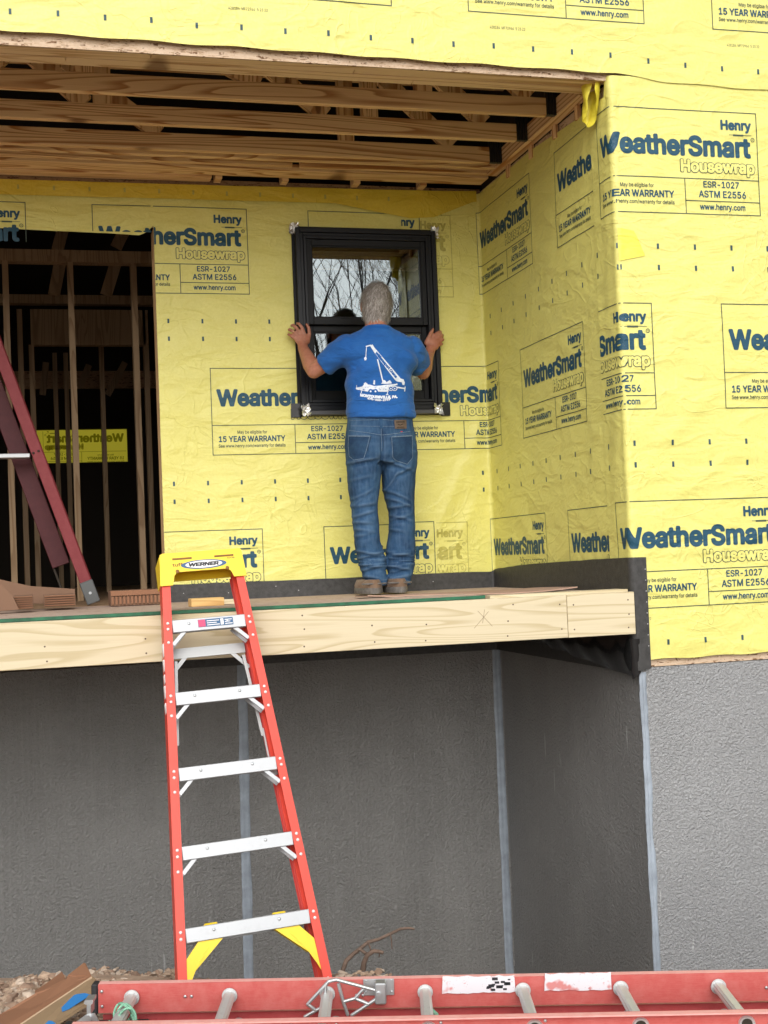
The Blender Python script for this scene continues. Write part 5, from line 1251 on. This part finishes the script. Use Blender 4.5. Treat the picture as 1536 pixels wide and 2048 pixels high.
lay_words('shirt_lettering', [(words('Williamsport Crane', (575,440), (975,925), 46, 1, 0, .06), 1, .0012), (words('MONTOURSVILLE, PA.', (290,1268), (1010,1300), 46, 0, 0, .07, bend=26), 0, .0), (words('570-323-2777', (430,1325), (870,1352), 30, 0, 0, .07, bend=22), 0, .0)], [M_shirt_print, M_shirt])
# collar rib and hems
def hem(name, pts, bvh, w, mat, parent, lift=.002):
    sh = []
    for a, b_ in zip(pts, pts[1:]): sh.append((bar2(a, b_, w), 0, 0.))
    return projected(name, sh, bvh, [mat], parent, lift)
M_shirt_dark = cloth('blue_cotton_rib', (.010,.085,.33), (.014,.11,.38))
hem('collar', [(728,657),(736,654),(752,653),(768,654),(778,657)], bs, 4.5, M_shirt_dark, shirt)
# ---- jeans
j = MB()
hip = [ring_px(y, xl, xr, 1.40, ry) for y, xl, xr, ry in ((833,697,823,.122), (845,696,824,.126), (868,693,828,.138), (893,691,832,.146), (912,692,833,.140), (928,697,829,.118))]
j.loft(hip[::-1], 34, sq=2.3)
LEGL = [(905,693,764,.128), (930,694,762,.118), (955,696,760,.108), (980,698,758,.100), (1005,702,755.5,.092), (1029,705,754.5,.087), (1056,707,757,.084), (1083,710,759,.083), (1101,713,765,.083), (1119,716,771,.082), (1137,721,771,.080), (1155,729,774,.075), (1170,732,773,.072)]
LEGR = [(905,760,833,.128), (930,763,832,.118), (955,764.5,829,.108), (980,767,827,.100), (1005,774,828,.092), (1029,779,827.5,.087), (1056,780,829,.084), (1083,776,829,.083), (1101,773,829.5,.083), (1119,774,828,.082), (1137,775,827,.080), (1155,778,822,.075), (1170,779,819,.072)]
for L in (LEGL, LEGR): j.loft([ring_px(y, xl, xr, 1.40, ry) for y, xl, xr, ry in L][::-1], 26, sq=2.2)
jeans_me = remeshed(j, .0058, 4)
ZK, ZA, ZC = at(760,1040,1.4).z, at(760,1135,1.4).z, at(760,925,1.4).z
def fold_line(c, s0, s1, z0, z1, w):
    return math.exp(-(((c.z-(z0+(z1-z0)*(c.x-s0)/(s1-s0+1e-6)))/w)**2)) if min(s0, s1)-.01 < c.x < max(s0, s1)+.01 else 0.
FL_ = []
for (x0, y0), (x1, y1), a in (((700,1003),(752,975),.006), ((702,1018),(740,985),.005), ((706,1012),(756,1005),.008), ((706,1035),(752,1020),.009), ((708,1042),(750,1045),.007), ((710,1056),(755,1062),.006), ((712,1072),(752,1064),.006), ((716,1100),(760,1108),.010), ((718,1116),(770,1104),.010), ((722,1128),(768,1132),.010), ((726,1142),(772,1128),.010), ((732,1152),(772,1158),.008),
        ((771,975),(826,1000),.007), ((772,990),(828,1012),.006), ((778,1015),(826,1008),.008), ((781,1026),(828,1040),.009), ((781,1040),(826,1028),.008), ((782,1055),(812,1062),.006), ((776,1102),(828,1112),.010), ((776,1116),(826,1104),.010), ((778,1130),(826,1138),.010), ((778,1146),(822,1136),.010), ((781,1158),(820,1152),.008),
        ((694,925),(755,915),.010), ((770,920),(830,940),.009), ((790,950),(826,932),.007), ((775,985),(800,940),.005), ((702,960),(745,950),.004), ((705,868),(760,876),.004), ((765,874),(826,868),.004)):
    p, q = at(x0, y0, 1.28), at(x1, y1, 1.28); FL_.append((p.x, q.x, p.z, q.z, a))
def jean_fold(c, n):
    f = .0; back = max(0., min(1., (1.46-c.y)/.08))
    for x0, x1, z0, z1, a in FL_:
        if min(x0, x1)-.02 < c.x < max(x0, x1)+.02:
            t_ = (c.x-x0)/(x1-x0); zz = z0+(z1-z0)*t_; d = (c.z-zz); e = max(0., math.sin(math.pi*min(1, max(0, (t_+.12)/1.24))))
            if abs(d) < .05: f += back*a*.8*e*(math.exp(-(d/.0105)**2)-.7*math.exp(-((d+.019)/.012)**2))
    kn = math.exp(-((c.z-ZK)/.10)**2); an = max(0, min(1, (ZA+.09-c.z)/.08))
    f += (.004+.007*an+.004*kn)*noise.noise(Vector((c.x*9, c.y*8, c.z*(13+12*an))))+.0015*noise.noise(Vector((c.x*40, c.y*40, c.z*30)))
    if c.z > ZC-.02: f -= .012*math.exp(-((c.x-at(762,890,1.28).x)/.010)**2)*max(0, min(1, (at(0,870,1.28).z-c.z)/.08))*back    # seat seam dips
    return f
sculpt(jeans_me, jean_fold)
t = NT('worn_denim'); w1 = t.noise(t.pos(), 8, 4, .65); w2 = t.noise(t.pos((60,60,9)), 1., 3, .6); tw = t.noise(t.pos((1,1,1)), 420, 2)
c = t.ramp(w1, [(.3, (.011,.034,.085)), (.55, (.026,.071,.148)), (.78, (.062,.13,.235))]); c = t.mix(t.math('MULTIPLY', t.ramp(w2, [(.45, 0.), (.75, 1.)]), .40), c, (.085,.155,.255))
ge = t.n('NewGeometry'); c = t.mix(t.ramp(ge.outputs['Pointiness'], [(.50, 0.), (.56, .5)]), c, (.14,.22,.33))
M_denim = t.done(c, .85, 0., .2, t.bump(tw, .3, .001, t.bump(t.noise(t.pos(), 30, 3, .6), .45, .006))); jeans = link('jeans', jeans_me, M_denim, man, 180)
bj = bvh_of(jeans)
t = NT('pocket_denim'); w1 = t.noise(t.pos(), 14, 4, .65); c = t.ramp(w1, [(.3, (.012,.033,.078)), (.6, (.026,.064,.125)), (.8, (.055,.110,.19))]); M_pocket = t.done(c, .85, 0., .2, t.bump(t.noise(t.pos(), 60, 3), .4, .004))
M_thread = plain('pale_denim_stitching', (.125,.185,.26), .8, vary=.4, vscale=200); M_seam = plain('dark_denim_seam', (.014,.034,.075), .9)
def J(pts): return [(680+x/5.535, 830+y/5.535) for x, y in pts]
PL, PR = J([(95,228),(330,232),(290,395),(262,480),(150,498),(100,455),(90,330)]), J([(572,240),(800,225),(806,470),(745,545),(620,505),(585,470)])
projected('back_pocket', [(PL, 0, 0.)], bj, [M_pocket], jeans, .0035); projected('back_pocket', [(PR, 0, 0.)], bj, [M_pocket], jeans, .0035)
def line_px(pts, w): return [(bar2(a, b_, w), 0, 0.) for a, b_ in zip(pts, pts[1:])]
st = []
for P in (PL, PR): st += line_px(P+P[:1], .9)
st += line_px(J([(90,232),(335,236)]), 1.6)+line_px(J([(570,244),(802,230)]), 1.6)+line_px(J([(100,170),(300,195),(460,222)]), .9)+line_px(J([(462,222),(620,205),(780,180)]), .9)+line_px(J([(100,60),(430,52)]), .7)+line_px(J([(470,52),(590,58)]), .7)+line_px(J([(115,120),(440,125)]), .7)+line_px(J([(470,125),(600,125)]), .7)
st += line_px(J([(285,1835),(520,1825)]), .9)+line_px(J([(540,1830),(770,1838)]), .9)+line_px(J([(455,150),(462,400)]), .8)
projected('stitching', st, bj, [M_thread], jeans, .0046)
projected('seam', line_px(J([(472,150),(480,300),(474,400)]), 1.0)+line_px(J([(345,230),(300,400)]), 1.2)+line_px(J([(560,245),(590,420)]), 1.2), bj, [M_seam], jeans, .0040)
for P in (J([(440,40),(472,40),(470,148),(442,148)]), J([(95,60),(112,60),(110,150),(97,150)]), J([(770,55),(788,55),(792,150),(776,150)])): projected('belt_loop', [(P, 0, 0.)], bj, [M_denim], jeans, .0060)
patch = projected('leather_patch', [(J([(600,55),(735,52),(738,150),(608,152)]), 0, 0.)], bj, [plain('brown_leather', (.105,.07,.048), .6, vary=.2, vscale=60)], jeans, .0060)
projected('patch_print', [(bar2(*J([(622,78),(715,76)]), 2.2), 0, 0.), (bar2(*J([(640,100),(668,112)]), 1.6), 0, 0.), (bar2(*J([(668,112),(700,98)]), 1.6), 0, 0.), (bar2(*J([(630,136),(710,134)]), 1.2), 0, 0.)], bj, [M_void], jeans, .0072)
projected('pocket_tag', [(J([(672,178),(692,178),(692,188),(672,188)]), 0, 0.)], bj, [plain('red_tag', (.45,.03,.04), .7)], jeans, .0055)
# ---- shoes: heels towards us
M_suede = cloth('dusty_suede', (.15,.095,.062), (.23,.155,.105), 200, .8); M_sole = plain('grey_rubber_sole', (.13,.12,.11), .8, vary=.3, vscale=40, bump=.4)
for xl, xr, sp in ((724.5,775.5,-1), (777.5,826,1)):
    a, b_ = at(xl, 1186, 1.30), at(xr, 1186, 1.30); cx = (a.x+b_.x)/2; w = (b_.x-a.x)/2; zs = ZD+.008
    root_y = 1.325; m = MB(); rings = []
    def outline(sc, y0):
        pts = []
        for k in range(36):
            an = 2*math.pi*k/36; cy_ = math.sin(an); sx = math.cos(an); yy = .135+.150*cy_; wid = w*(.84+.09*math.sin(max(0, yy)/.285*math.pi*.9)); pts.append((cx+sp*.012*max(0, yy-.1)/.18+wid*sx*sc, root_y-.035+yy, y0))
        return pts
    m = MB()
    def stack(levels):
        o = len(m.v); n = 36
        for sc, z in levels: m.v += outline(sc, zs+z)
        for i in range(len(levels)-1):
            for k in range(n): k2 = (k+1) % n; m.f.append((o+i*n+k, o+i*n+k2, o+(i+1)*n+k2, o+(i+1)*n+k)); m.m.append(0)
        m.f.append(tuple(o+k for k in range(n-1,-1,-1))); m.f.append(tuple(o+(len(levels)-1)*n+k for k in range(n))); m.m += [0,0]
    stack([(.98,0.), (1.04,.004), (1.05,.026), (1.0,.032)]); sho = m.build('shoe', M_sole, man, smooth=50)
    m = MB(); stack([(.99,.0322), (1.0,.045), (.94,.056), (.82,.068), (.72,.076)]); up = m.build('upper', M_suede, sho, smooth=60)
    m = MB(); q = [(cx+w*.97*math.cos(an), root_y-.005-.038*math.sin(an), zs+.054) for an in [math.pi*(.08+.84*i/14) for i in range(15)]]; m.tube(q, .0045, 8); m.build('heel_band', M_sole, sho, smooth=60)
